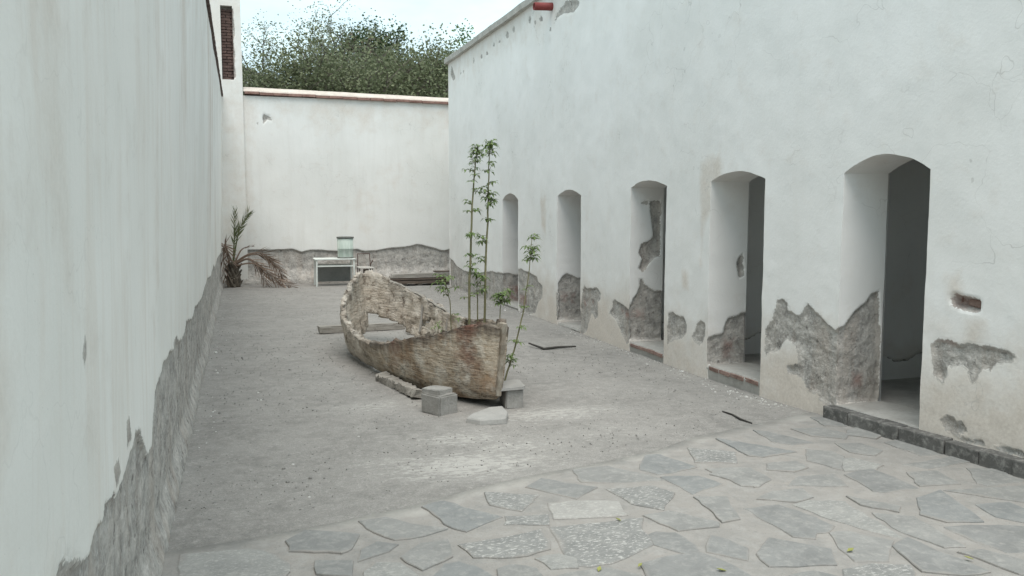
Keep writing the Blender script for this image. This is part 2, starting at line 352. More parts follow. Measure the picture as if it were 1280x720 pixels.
STONES = [
('p',[(-0.296,4.126),(-0.171,4.118),(-0.012,4.099),(0.043,4.07),(0.155,3.877),(0.127,3.76),(0.086,3.663),(-0.277,3.798)]),
('d',[(0.186,4.159),(0.278,4.26),(0.509,4.137),(0.459,3.98),(0.402,3.948),(0.195,4.028)]),
('d',[(0.288,3.865),(0.451,3.813),(0.417,3.666),(0.285,3.737)]),
('d',[(0.482,3.823),(0.514,3.94),(0.602,4.013),(0.68,3.943),(0.623,3.883)]),
('m',[(0.68,3.801),(0.8,3.915),(0.924,3.921),(0.902,3.74),(0.75,3.636)]),
('b',[(0.923,4.41),(1.044,4.464),(1.156,4.278),(1.259,4.162),(1.052,4.035),(0.993,4.092)]),
('m',[(0.565,4.307),(0.695,4.317),(0.794,4.194),(0.943,4.078),(0.823,4.024),(0.689,4.02),(0.586,4.198)]),
('s',[(1.306,4.526),(1.565,4.411),(1.404,4.212),(1.282,4.337)]),
('d',[(1.578,4.566),(1.71,4.675),(1.805,4.555),(1.935,4.442),(1.758,4.31)]),
('s',[(1.313,4.145),(1.517,4.106),(1.478,3.974),(1.27,4.041)]),
('s',[(0.995,3.852),(1.194,3.857),(1.398,3.911),(1.401,3.767),(1.363,3.689),(1.248,3.639),(1.022,3.691)]),
('w',[(1.607,4.261),(1.784,4.243),(1.958,4.178),(1.912,3.979),(1.559,4.052)]),
('s',[(1.489,3.907),(1.718,3.896),(1.962,3.882),(1.887,3.741),(1.856,3.575),(1.607,3.46),(1.506,3.452),(1.429,3.497)]),
('b',[(0.783,3.548),(0.857,3.641),(0.926,3.649),(0.975,3.583),(1.018,3.473),(0.914,3.36),(0.77,3.406)]),
('m',[(1.073,3.522),(1.149,3.547),(1.228,3.482),(1.226,3.405),(1.182,3.327),(1.036,3.374)]),
('p',[(0.494,3.679),(0.562,3.757),(0.652,3.717),(0.698,3.576),(0.662,3.477),(0.46,3.542)]),
('p',[(1.282,3.586),(1.394,3.603),(1.446,3.533),(1.425,3.438),(1.307,3.466)]),
('m',[(1.962,4.786),(2.184,4.784),(2.385,4.464),(2.16,4.472),(1.924,4.564)]),
('b',[(2.415,4.764),(2.527,4.916),(2.608,4.91),(2.697,4.619),(2.54,4.565),(2.418,4.57),(2.364,4.674)]),
('b',[(2.423,4.485),(2.635,4.433),(2.679,4.273),(2.442,4.176)]),
('s',[(2.015,4.365),(2.268,4.344),(2.326,4.205),(2.149,3.998),(2.036,4.129)]),
('m',[(2.021,3.917),(2.168,3.938),(2.32,3.728),(2.298,3.684),(2.084,3.69)]),
('d',[(1.907,3.674),(1.964,3.709),(2.05,3.665),(2.068,3.575),(2.041,3.426),(1.966,3.429),(1.889,3.564)]),
('m',[(2.417,4.09),(2.583,4.037),(2.464,3.747),(2.369,3.738)]),
('d',[(2.088,3.411),(2.202,3.567),(2.255,3.492),(2.284,3.392),(2.212,3.276)]),
('d',[(1.733,3.369),(1.858,3.4),(2.033,3.397),(2.079,3.288),(2.109,3.12),(1.934,3.067),(1.673,3.151)]),
('m',[(1.313,3.377),(1.529,3.385),(1.648,3.269),(1.579,3.199),(1.297,3.272)]),
('m',[(2.73,4.438),(2.849,4.51),(3.027,4.472),(2.999,4.245),(2.852,4.173)]),
('m',[(2.746,3.969),(2.883,4.049),(3.076,4.035),(3.048,3.902),(2.917,3.869)]),
('m',[(3.066,4.121),(3.209,4.23),(3.447,4.207),(3.363,4.009)]),
('d',[(3.518,4.166),(3.749,4.22),(3.759,4.052),(3.743,3.853),(3.522,3.859),(3.475,3.891)]),
('d',[(2.594,3.843),(2.791,3.836),(2.832,3.738),(2.872,3.511),(2.787,3.451),(2.729,3.458),(2.676,3.403),(2.606,3.461),(2.599,3.612)]),
('p',[(2.883,3.807),(3.001,3.842),(3.164,3.774),(3.092,3.257),(3.016,3.377),(2.935,3.569)]),
('d',[(2.305,3.32),(2.463,3.448),(2.642,3.254),(2.555,3.114),(2.278,3.183)]),
('m',[(2.798,3.411),(2.897,3.416),(3.009,3.249),(2.825,3.078),(2.693,3.121),(2.721,3.251)]),
('d',[(2.982,3.184),(3.114,3.234),(3.168,2.838),(3.038,2.841),(2.899,2.924)]),
('d',[(2.301,3.059),(2.425,3.076),(2.494,2.996),(2.42,2.928),(2.253,2.982)]),
('s',[(2.574,3.048),(2.729,3.048),(2.883,2.988),(2.793,2.881),(2.514,2.952)]),
('m',[(3.204,3.578),(3.365,3.471),(3.307,3.102),(3.203,3.129),(3.154,3.331)]),
('m',[(3.247,3.838),(3.416,3.635),(3.342,3.573),(3.233,3.708)]),
('b',[(3.614,3.695),(3.824,3.754),(3.766,3.57),(3.666,3.333),(3.495,3.375),(3.45,3.498)]),
('m',[(3.89,3.749),(4.152,3.714),(4.369,3.677),(4.304,3.551),(4.141,3.479),(4.022,3.595)]),
('b',[(3.851,3.513),(4.03,3.485),(4.026,3.369),(3.981,3.245),(3.875,3.239),(3.799,3.345)]),
('d',[(3.424,3.294),(3.568,3.286),(3.809,3.182),(3.821,3.091),(3.548,2.957),(3.458,2.985),(3.419,3.124)]),
('m',[(3.221,3.029),(3.344,3.011),(3.43,2.855),(3.355,2.719),(3.289,2.769),(3.258,2.931)]),
('b',[(3.198,5.116),(3.335,4.941),(3.505,4.7),(3.25,4.664),(3.179,4.725)]),
('d',[(3.581,5.247),(3.657,5.175),(3.774,4.864),(3.615,4.851),(3.536,4.963)]),
('s',[(2.891,4.979),(3.118,4.804),(3.006,4.61),(2.775,4.703)]),
('m',[(3.186,4.516),(3.388,4.506),(3.37,4.367),(3.24,4.339),(3.125,4.411)]),
('m',[(2.765,4.527),(3.017,4.48),(3.01,4.246),(2.865,4.167),(2.791,4.206)]),
('m',[(3.629,4.7),(3.756,4.619),(3.747,4.503),(3.564,4.287),(3.491,4.51)]),
('p',[(3.72,4.455),(3.779,4.455),(3.86,4.28),(3.769,4.22),(3.566,4.251)]),
('m',[(3.885,5.198),(4.082,5.174),(4.164,4.988),(4.074,4.878),(3.895,5.005)]),
('m',[(4.233,5.447),(4.403,5.392),(4.307,5.161),(4.182,5.227)]),
('m',[(4.233,5.037),(4.379,5.088),(4.381,4.871),(4.274,4.814),(4.156,4.944)]),
('m',[(3.934,4.791),(4.082,4.721),(4.097,4.549),(3.974,4.469),(3.881,4.578)]),
('m',[(4.277,4.68),(4.426,4.72),(4.407,4.349),(4.265,4.356)]),
('m',[(4.027,4.244),(4.231,4.252),(4.435,4.282),(4.459,4.161),(4.11,4.128)]),
('m',[(4.332,4.039),(4.488,3.989),(4.452,3.749),(4.184,3.757),(4.166,3.81)]),
('m',[(3.908,4.089),(4.097,4.063),(4.042,3.834),(3.798,3.881)]),
]

def in_frame(x, y):
    d = np.array([x, y, -CAMH]); k = d @ _F
    if k < .2: return False
    return abs(FOC * (d @ _R) / k) < 650 and 360 - FOC * (d @ _U) / k < 735
extra = []
for gy in np.arange(4.6, -1.8, -.44):
    for gx in np.arange(-.15, 5.2, .46):
        x, y = gx + rnd.uniform(-.06, .06), gy + rnd.uniform(-.06, .06)
        if in_frame(x, y) or in_frame(x, y + .25) or in_frame(x - .3, y) or x > XW + float(bend(y)) - .42: continue
        if any((x - np.mean([q[0] for q in p])) ** 2 + (y - np.mean([q[1] for q in p])) ** 2 < .36 ** 2 for _, p in STONES): continue
        n = rnd.randint(4, 6); a0 = rnd.uniform(0, 6.28)
        extra.append((rnd.choice('dmmbp'), [(x + rnd.uniform(.15, .22) * math.cos(a0 + 6.283 * i / n), y + rnd.uniform(.14, .2) * math.sin(a0 + 6.283 * i / n)) for i in range(n)]))
for kind_, poly in STONES + extra:
    P = [Vector((x, y, 0)) for x, y in poly]; c = sum(P, Vector()) / len(P)
    # ragged outline: every edge split and shaken
    out = []
    for i, a in enumerate(P):
        b = P[(i + 1) % len(P)]; L = (b - a).length; out.append(a + Vector((rnd.uniform(-.006, .006), rnd.uniform(-.006, .006), 0)))
        for k in range(1, max(2, int(L / .055))): q = a.lerp(b, k / max(2, int(L / .055))); out.append(q + Vector((rnd.uniform(-.007, .007), rnd.uniform(-.007, .007), 0)))
    area = sum(out[i].x * out[(i + 1) % len(out)].y - out[(i + 1) % len(out)].x * out[i].y for i in range(len(out)))
    if area < 0: out.reverse()
    tx, ty, h = rnd.uniform(-.008, .008), rnd.uniform(-.008, .008), rnd.uniform(.0205, .0265)
    n = len(out); vv = []
    for s_, dz in ((1.12, -.03), (1.12, -.004), (1.09, .0), (.84, .0007)):
        for q in out: d = q - c; vv.append((d.x * s_, d.y * s_, h + dz + (tx * d.x + ty * d.y if dz > -.02 else 0)))
    ff = [(k * n + i, k * n + (i + 1) % n, (k + 1) * n + (i + 1) % n, (k + 1) * n + i) for k in (0, 1, 2) for i in range(n)] + [tuple(range(3 * n, 4 * n))]
    me = np_mesh('flagstone', vv, ff, {'core': [.15] * (2 * n) + [.38] * n + [1.0] * n})
    o = link('flagstone', me, paving, M['st_' + kind_]); o.location = c

# ================================================================== right-hand building: thick limewashed facade with five arched openings
DOORS = [(4.63, 5.40, .125, 1.925, 2.05), (6.31, 7.13, .14, 1.915, 2.0), (8.0, 8.84, .11, 1.90, 1.97), (10.34, 11.19, .045, 1.84, 1.92), (12.98, 13.85, .06, 1.81, 1.92)]
WT, TOP, Y0, Y1 = .42, 4.78, 1.2, 17.72
bld = tag(empty('courtyard_building', (XW + 1.4, 9.5, 0)), 'long limewashed building with five arched doorways and crumbling plaster at its foot', 'building')
bld_off = -Vector(bld.location)
def shift(V): return np.asarray(V) + np.array(bld_off)
def tr(o, s, pts): return [on_facade(o[0] + u / s, o[1] + v / s) for u, v in pts]
A1, A2, A3, A4, AU = ((1020, 340), 2.88), ((840, 340), 3.79), ((680, 320), 4.5), ((560, 300), 5.145), ((550, 0), 6.0)
HOLE = tr(*A1, [(485, 90), (500, 75), (530, 85), (590, 100), (590, 140), (560, 145), (510, 130), (488, 115)])
FLOSS = [
 tr(*A1, [(415, 265), (440, 240), (480, 240), (520, 262), (550, 255), (600, 262), (690, 278), (722, 305), (700, 325), (650, 330), (630, 360), (600, 350), (565, 405), (545, 350), (520, 335), (480, 345), (460, 400), (420, 370)]), HOLE,
 tr(*A1, [(445, 530), (470, 510), (500, 525), (505, 545), (520, 535), (545, 570), (500, 585), (465, 570)]), tr(*A1, [(510, 590), (550, 600), (600, 605), (610, 625), (540, 620)]), tr(*A1, [(640, 625), (749, 640), (760, 670), (690, 655)]),
 tr(*A2, [(440, 270), (470, 230), (485, 180), (495, 130), (525, 125), (545, 150), (545, 175), (600, 205), (625, 175), (640, 150), (665, 170), (700, 210), (740, 250), (770, 275), (795, 255), (800, 700), (745, 670), (740, 640), (690, 600), (690, 570), (640, 570), (620, 510), (545, 480), (540, 440), (595, 430), (585, 350), (545, 320), (520, 340), (505, 370), (460, 380), (438, 400)]),
 tr(*A3, [(690, 400), (700, 350), (700, 325), (720, 310), (745, 330), (785, 345), (800, 380), (800, 430), (770, 460), (720, 480), (690, 500)]), tr(*A3, [(830, 450), (850, 420), (855, 385), (880, 362), (905, 375), (905, 440), (890, 490), (870, 500), (845, 480)]),
 tr(*A3, [(200, 330), (215, 190), (225, 165), (240, 180), (300, 178), (318, 210), (315, 245), (300, 260), (300, 340), (285, 355), (265, 320), (240, 420), (205, 450), (200, 400)]), tr(*A3, [(362, 320), (385, 285), (385, 255), (400, 243), (430, 260), (482, 300), (484, 460), (470, 500), (440, 440), (420, 390), (400, 350)]),
 tr(*A3, [(70, 330), (70, 205), (80, 205), (85, 300), (80, 380)]),
 tr(*A4, [(455, 420), (450, 190), (470, 180), (490, 200), (520, 205), (570, 235), (580, 270), (605, 295), (605, 370), (580, 400), (560, 470), (520, 480), (470, 470)]),
 tr(*A4, [(352, 420), (352, 215), (280, 200), (200, 210), (110, 200), (60, 170), (30, 130), (0, 110), (-10, 250), (0, 340), (100, 350), (200, 380), (300, 400)]),
 tr(*AU, [(850, 180), (870, 110), (900, 60), (950, 0), (1040, 0), (1040, 40), (1000, 90), (930, 100), (880, 130)]), tr(*AU, [(85, 490), (115, 580), (100, 610), (78, 560)])]
for u0, u1, v0, v1 in [(488, 515, 230, 288), (540, 562, 188, 246), (738, 772, 110, 165), (662, 682, 110, 182), (705, 722, 140, 190), (818, 836, 198, 238), (247, 260, 430, 478), (300, 320, 400, 440), (340, 362, 385, 415), (395, 412, 320, 350), (150, 162, 530, 562), (170, 181, 520, 550), (436, 455, 290, 322)]:
    FLOSS.append(tr(*AU, [(u0, (v0 + v1) / 2 + 8), ((u0 + u1) / 2, v0), (u1, (v0 + v1) / 2 - 6), (u1 - 4, v1 - 8), ((u0 + u1) / 2, v1)]))
STAIN = [[on_facade(*q) for q in P] for P in ([(876, 202), (900, 192), (905, 215), (893, 262), (882, 278), (876, 330), (874, 250)], [(852, 338), (860, 342), (860, 362), (853, 360)], [(1184, 345), (1203, 336), (1205, 366), (1184, 384)], [(676, 250), (682, 246), (682, 290), (677, 280)], [(1205, 395), (1235, 400), (1225, 430), (1200, 440)])]
BRICKP = [tr(*A3, [(220, 250), (270, 240), (275, 285), (222, 285)]), tr(*A3, [(430, 300), (485, 310), (485, 350), (440, 340)]), tr(*A4, [(455, 350), (500, 360), (500, 420), (460, 420)]), HOLE, tr(*A1, [(420, 245), (500, 245), (500, 280), (425, 285)])]
def jpoly(k, o, s, pts):
    r = []
    for u, v in pts:
        q = on_y(o[0] + u / s, o[1] + v / s, DOORS[k][1]); r.append((q[0] - XW - float(bend(DOORS[k][1])), q[2]))
    return r
JLOSS = {0: [jpoly(0, *A1, [(60, 205), (100, 190), (140, 140), (180, 110), (195, 85), (230, 60), (230, 470), (60, 475)])],
 1: [jpoly(1, *A2, [(155, 315), (240, 290), (255, 240), (270, 215), (330, 195), (380, 190), (385, 440), (150, 440)]), jpoly(1, *A2, [(308, -40), (320, -80), (340, -100), (345, 20), (318, 30)])],
 2: [jpoly(2, *A3, [(475, 300), (530, 190), (540, 170), (535, 130), (555, 125), (570, 160), (625, 195), (680, 200), (680, 470), (475, 470)]), jpoly(2, (600, 180), 2.48, [(525, 175), (530, 230), (538, 290), (500, 310), (490, 340), (505, 355), (492, 385), (505, 398), (540, 350), (560, 350), (560, 175)]), jpoly(2, (600, 180), 2.48, [(500, 185), (510, 172), (525, 178), (522, 190)])],
 3: [jpoly(3, *A3, [(82, 160), (105, 110), (130, 95), (190, 120), (240, 120), (240, 360), (75, 360)])], 4: [jpoly(4, *A4, [(340, 215), (390, 210), (440, 225), (480, 200), (480, 400), (340, 400)])]}
JBRICK = {1: [jpoly(1, *A2, [(250, 310), (300, 310), (300, 400), (250, 400)])], 2: [jpoly(2, *A3, [(500, 310), (560, 310), (560, 350), (500, 350)])], 3: [jpoly(3, *A3, [(95, 210), (170, 215), (165, 265), (95, 260)])], 4: [jpoly(4, *A4, [(390, 290), (460, 290), (460, 390), (400, 380)])], 0: [jpoly(0, *A1, [(135, 370), (165, 370), (165, 410), (135, 410)])]}
def f_loss(Y, z): return union(FLOSS, Y, z) + .030 * fbm(Y * 13, z * 13, 0, 31, 4)
def j_loss(k, x, z): return union(JLOSS[k], x, z) + .030 * fbm(x * 13, z * 13, k, 41, 4)
def inset(L, a, b, z, deep=.018): return sstep(.002, .022, L) * (deep + .022 * fbm(a * 11, b * 11, z, 51, 4) + .012 * fbm(a * 34, b * 34, z, 57, 2))
def wob(a, b, s): return .016 * fbm(a * .9, b * .9, 0, s, 3) + .010 * fbm(a * 4.5, b * 4.5, 0, s + 9, 3)
LV = np.concatenate([np.arange(0, 1.3, .016), np.arange(1.3, TOP + .001, .0386)]); LV[-1] = TOP
Vs, Fs, At, base = [], [], {'loss': [], 'dirt': [], 'brick': []}, 0
def push(x, y, z, loss, dirt, brick, nu, nv, mask=None):
    global base
    Vs.append(np.stack([x, y, z], -1).reshape(-1, 3)); F = grid(nu, nv, base)
    if mask is not None: F = F[mask.ravel()]
    Fs.append(F); base += nu * nv
    for k_, a_ in zip(('loss', 'dirt', 'brick'), (loss, dirt, brick)): At[k_].append(np.broadcast_to(a_, x.shape).ravel())
def f_dirt(Y, z):
    d = 1.25 * sstep(1.05, .15, z + .45 * fbm(Y * 1.5, z * .6, 0, 61)) * sstep(14.5, 11.0, Y) * (.85 + .5 * fbm(Y * .8, 0, 0, 63))
    d = d + .75 * sstep(-.06, .07, union(STAIN, Y, z) + .12 * fbm(Y * 5, z * 2, 0, 67)) + .45 * sstep(4.0, 4.75, z + .4 * fbm(Y * 3, z * .7, 0, 65)) * sstep(9, 11, Y); return d
cuts = [Y0] + [q for d in DOORS for q in d[:2]] + [Y1]
for k in range(len(cuts) - 1):
    a, b = cuts[k], cuts[k + 1]; step = .05 if a < 3 and b < 4.7 and False else (.017 if b < 9 else .027)
    ys = np.linspace(a, b, max(4, int((b - a) / step)) + 1) if not (k == 0) else np.concatenate([np.linspace(a, 3.6, 30)[:-1], np.linspace(3.6, b, 62)])
    Yg, Zg = np.meshgrid(ys, LV, indexing='ij'); mask = None
    if k % 2:                                                # over an opening
        dn, df, sill, spr, cr = DOORS[k // 2]; arch = spr + (cr - spr) * (1 - ((ys - (dn + df) / 2) / ((df - dn) / 2)) ** 2); arch[0] = arch[-1] = spr
        arch = arch + .012 * fbm(ys * 9, 0, k, 71, 3) * ((ys - dn) * (df - ys) > 1e-6)
        Zg = np.maximum(Zg, arch[:, None]); mask = ~((Zg[:-1, :-1] == Zg[:-1, 1:]) & (Zg[1:, :-1] == Zg[1:, 1:]))
    L = f_loss(Yg, Zg); x = XW + bend(Yg) + wob(Yg, Zg, 81) + inset(L, Yg, Zg, 1)
    hole = sstep(-.01, .03, sdf(HOLE, Yg, Zg)) * .05; x = x + hole
    y = Yg.copy(); dj = 0
    for kd, d in enumerate(DOORS):                           # corner vertices also follow the jamb
        for yy, sg, jj in ((d[1], 1, kd), (d[0], -1, None)):
            m = np.abs(Yg - yy) < 1e-6
            if m.any():
                zz = Zg[m]; wv = wob(zz, np.full_like(zz, kd), 91 + (sg > 0) * 3); y[m] += wv
                if jj is not None: y[m] += inset(j_loss(kd, np.zeros_like(zz), zz), np.zeros_like(zz), zz, 2 + kd)
    push(x, y, Zg, L, f_dirt(Yg, Zg), sstep(-.05, .06, union(BRICKP, Yg, Zg)), len(ys), len(LV), mask)
for kd, (dn, df, sill, spr, cr) in enumerate(DOORS):
    xs = np.linspace(0, WT, 25)
    for yy, sg in ((df, 1), (dn, -1)):
        zs = np.concatenate([LV[LV < spr - .003], [spr]])
        Xg, Zg = np.meshgrid(xs, zs, indexing='ij'); wv = wob(Zg, np.full_like(Zg, kd), 91 + (sg > 0) * 3)
        if sg > 0: L = j_loss(kd, Xg, Zg); br = sstep(-.05, .06, union(JBRICK[kd], Xg, Zg))
        else: L = .35 - Zg + .3 * fbm(Xg * 4, Zg * 4, kd, 99); br = 0 * Xg
        ins = inset(L, Xg, Zg, 2 + kd) if sg > 0 else 0
        fl = f_loss(np.full(len(zs), yy), zs); fi = inset(fl, np.full(len(zs), yy), zs, 1); fw = wob(np.full(len(zs), yy), zs, 81)
        x = XW + float(bend(yy)) + Xg + (fi + fw)[None, :] * (1 - Xg / WT)
        push(x, yy + wv + ins, Zg, L, .55 * sstep(.8, .1, Zg), br, len(xs), len(zs))
    # soffit of the arch
    ys = np.linspace(dn, df, max(4, int((df - dn) / (.017 if df < 9 else .027))) + 1); k = kd * 2 + 1
    arch = spr + (cr - spr) * (1 - ((ys - (dn + df) / 2) / ((df - dn) / 2)) ** 2); arch[0] = arch[-1] = spr
    arch = arch + .012 * fbm(ys * 9, 0, k, 71, 3) * ((ys - dn) * (df - ys) > 1e-6)
    Yg, Xg = np.meshgrid(ys, xs, indexing='ij'); Ag = np.broadcast_to(arch[:, None], Yg.shape)
    fl = f_loss(ys, arch); fi = inset(fl, ys, arch, 1); fw = wob(ys, arch, 81); y = Yg.copy()
    y[-1] += wob(np.array([spr]), np.array([kd * 1.0]), 94) + inset(j_loss(kd, xs * 0, xs * 0 + spr), xs * 0, xs * 0 + spr, 2 + kd); y[0] += wob(np.array([spr]), np.array([kd * 1.0]), 91)
    push(XW + bend(Yg) + Xg + (fi + fw)[:, None] * (1 - Xg / WT), y, Ag, -1 + 0 * Xg, .1 + 0 * Xg, 0 * Xg, len(ys), len(xs))
me = np_mesh('wall', shift(np.concatenate(Vs)), np.concatenate(Fs), {k_: np.concatenate(a_) for k_, a_ in At.items()})
link('wall', me, bld, M['facade'], True)

def panel(name, parent, mat, o, u, v, nu, nv, lossf=None, dirtf=None, off=Vector((0, 0, 0)), holes=()):
    a, b = np.meshgrid(np.linspace(0, 1, nu), np.linspace(0, 1, nv), indexing='ij'); o, u, v = map(np.array, (o, u, v))
    P = o + a[..., None] * u + b[..., None] * v; L = lossf(P) if lossf else np.full(a.shape, -1.0); n = np.cross(u, v); n = n / np.linalg.norm(n)
    if lossf: P = P - n * (inset(L, P[..., 0] + P[..., 1], P[..., 2], 9, .025))[..., None]
    D = dirtf(P) if dirtf else .5 * sstep(.7, .05, P[..., 2])
    V_ = P.reshape(-1, 3); F_ = grid(nu, nv)
    for (y0_, y1_, z0_, z1_) in holes:
        c_ = V_[F_].mean(1); F_ = F_[~((c_[:, 1] > y0_) & (c_[:, 1] < y1_) & (c_[:, 2] > z0_) & (c_[:, 2] < z1_))]
    return link(name, np_mesh(name, V_ + np.array(off), F_, {'loss': L, 'dirt': D, 'brick': 0 * L}), parent, mat, True)
XI = XW + .45
# rooms behind the openings: partitions, back wall, floor, ceiling, inner face of the front wall
PART = [3.0, 6.15, 7.72, 9.35, 11.8, 14.4, 17.4]
ploss = lambda P: .16 + .30 * fbm(P[..., 0] * 2.6, P[..., 1], 0, 101) - P[..., 2] + .125
for py_ in PART:
    panel('partition', bld, M['facade'], (XI, py_, 0), (2.6, 0, 0), (0, 0, 3.0), 90, 100, ploss, None, bld_off)
    mb = MB(); mb.box((XI + 1.3 + bld_off.x, py_ + .07 + bld_off.y, 1.5), (2.58, .12, 3.0)); o = mb.build('partition_core', M['facade'], bld)
    o.data.attributes.new('loss', 'FLOAT', 'POINT').data.foreach_set('value', [-1.0] * 8)
ADDED_OPENINGS = [((a_ + b_) / 2 - .45, (a_ + b_) / 2 + .45, 1.7, 2.65) for a_, b_ in zip(PART, PART[1:])]  # unseen openings added at the rear to let daylight into the cells
panel('room_back_wall', bld, M['facade'], (XI + 2.6, 1.2, 0), (0, 16.5, 0), (0, 0, 3.0), 240, 60, ploss, None, bld_off, ADDED_OPENINGS)
panel('room_ceiling', bld, M['facade'], (XI - .04, 2.9, 2.9), (2.7, 0, 0), (0, 14.8, 0), 4, 20, None, lambda P: 0 * P[..., 0] + .3, bld_off)
mb = MB(); mb.box((XW + 1.95 + bld_off.x, 10.3 + bld_off.y, .02), (2.9, 14.8, .16)); mb.build('room_floor', M['cellfloor'], bld)
mb = MB()
for (dn, df, sill, spr, cr), (p0, p1) in zip(DOORS, [(3.0, 6.15), (6.15, 7.72), (7.72, 9.35), (9.35, 11.8), (11.8, 14.4)]):
    for (ya, yb, za, zb) in ((p0, dn - .01, 0, 2.95), (df + .03, p1, 0, 2.95), (dn - .01, df + .03, cr + .01, 2.95)):
        xf = XW + float(bend((dn + df) / 2)) + WT + .004 + bld_off.x
        if yb - ya > .02: mb.add([(xf, ya + bld_off.y, za), (xf, yb + bld_off.y, za), (xf, yb + bld_off.y, zb), (xf, ya + bld_off.y, zb)], [(0, 1, 2, 3)])
o = mb.build('room_front_face', M['facade'], bld); o.data.attributes.new('loss', 'FLOAT', 'POINT').data.foreach_set('value', [-1.0] * len(o.data.vertices))
# roof slab, coping and end walls
mb = MB(); mb.box((XW + 2.0 + bld_off.x, 9.45 + bld_off.y, 4.6), (2.56, 16.4, .2)); mb.build('roof', M['coping'], bld)
for yy, n_ in ((Y1, 1), (Y0, -1)):
    panel('end_wall', bld, M['facade'], (XW + float(bend(yy)), yy, 0), (3.4, 0, 0), (0, 0, TOP), 30, 40, None, None, bld_off)
panel('rear_wall', bld, M['facade'], (XW + 3.3, Y0, 0), (0, Y1 - Y0, 0), (0, 0, TOP), 240, 80, None, None, bld_off, ADDED_OPENINGS)
ys = np.arange(Y0, Y1 + .06, .12); V_, F_ = [], []
for y in ys:
    j1, j2 = .014 * float(fbm(y * 2.2, 0, 0, 111)), .02 * float(fbm(y * 3, 5, 0, 113)); x0 = XW + float(bend(y))
    for dx, z in ((-.075 + j1, TOP - .055 + j2 * .6), (-.085 + j1, TOP + .035 + j2), (-.05, TOP + .06 + j2), (.35, TOP + .065), (.35, TOP - .05), (.03, TOP - .055)): V_.append((x0 + dx, y, z))
for i in range(len(ys) - 1):
    for k in range(6): F_.append((i * 6 + k, i * 6 + (k + 1) % 6, i * 6 + 6 + (k + 1) % 6, i * 6 + 6 + k))
F_ += [(0, 1, 2, 3, 4, 5), tuple(len(V_) - 1 - i for i in range(6))]
link('coping', np_mesh('coping', shift(V_), F_), bld, M['coping'])
pw_ = Vector((XW, 11.46, 4.52)); mb = MB()
ring_o, ring_i = .055, .045; pv, pf = [], []
for r_, x_ in ((ring_o, .1), (ring_o, -.27), (ring_i, -.27), (ring_i, -.02)):
    for k in range(18): a = 2 * math.pi * k / 18; pv.append((pw_.x + x_ + bld_off.x, pw_.y + r_ * math.cos(a) + bld_off.y, pw_.z + r_ * math.sin(a) - .02 * (x_ < 0)))
for i in range(3):
    for k in range(18): pf.append((i * 18 + k, i * 18 + (k + 1) % 18, (i + 1) * 18 + (k + 1) % 18, (i + 1) * 18 + k))
link('drain_pipe', np_mesh('drain_pipe', pv, pf), bld, M['pipe'], True)['label'] = 'red plastic drain pipe sticking out below the coping'
# door sills: a cement tread with a line of brick under its nose
for kd, (dn, df, sill, spr, cr) in enumerate(DOORS):
    xb = XW + float(bend((dn + df) / 2)); sk = math.atan2(float(bend(df) - bend(dn)), df - dn); rot = Matrix.Rotation(-sk, 3, 'Z')
    w = df - dn
    mb = MB(); n0 = 14; V_, F_ = [], []
    for i in range(n0 + 1):
        y = dn - .01 + (w + .03) * i / n0; x0 = XW + float(bend(y)) + .004 + .01 * float(fbm(y * 7, 1, kd, 121)); h = sill + .012 * float(fbm(y * 5, 2, kd, 123))
        V_ += [(x0 + .012, y, 0), (x0, y, h - .03), (x0 + .012, y, h - .004), (x0 + .2, y, h), (x0 + .46, y, h - .004), (x0 + .46, y, 0)]
    for i in range(n0):
        for k in range(5): F_.append((i * 6 + k, i * 6 + 6 + k, i * 6 + 7 + k, i * 6 + 1 + k))
    s_ = link('sill', np_mesh('sill', shift(V_), F_), bld, M['cellfloor'])
    if kd in (1, 2):
        y = dn + .02
        while y < df - .1:
            L_ = rnd.uniform(.17, .24); L_ = min(L_, df - .02 - y); mb = MB(); x0 = XW + float(bend(y + L_ / 2)) - .004 + rnd.uniform(-.004, .004)
            mb.box((x0 + .05 + bld_off.x, y + L_ / 2 + bld_off.y, sill - .03 + rnd.uniform(-.004, .002)), (.1, L_ - .012, .038), None, .004, rnd); mb.build('brick', M['brick'], s_, False, .005); y += L_
# broken bricks inside the small hole beside the first doorway
hy, hz = np.mean([q[0] for q in HOLE]), np.mean([q[1] for q in HOLE])
for dy, dz, L_ in ((-.045, -.0, .1), (.075, .012, .05)):
    mb = MB(); mb.box((XW + float(bend(hy)) + .085 + bld_off.x, hy + dy + bld_off.y, hz + dz), (.07, L_, .05), Matrix.Rotation(.12, 3, 'X'), .006, rnd); mb.build('brick', M['brick'], bld, False, .008)
# kerb of dark stone blocks in front of the first doorway
kerb = tag(empty('kerb', (XW + .2, 4.0, 0)), 'low kerb of dark worn stone blocks below the largest doorway', 'kerb')
ks = [on_facade(x_, 560)[0] for x_ in (1038, 1069, 1103, 1134, 1192, 1236, 1280)] + [3.55, 3.2, 2.8, 2.4, 2.0, 1.6]
for a, b in zip(ks, ks[1:]):
    ym = (a + b) / 2; xm = XW + float(bend(ym)); sk = math.atan2(float(bend(a) - bend(b)), a - b); L_ = math.hypot(a - b, float(bend(a) - bend(b)))
    mb = MB(); mb.box((xm - .02 - kerb.location.x + rnd.uniform(-.006, .006), ym - 4.0, .035), (.15, L_ - .006, .155 + rnd.uniform(-.008, .008)), Matrix.Rotation(-sk, 3, 'Z'), .004, rnd)
    mb.build('kerb_block', M['kerb'], kerb, False, .008)

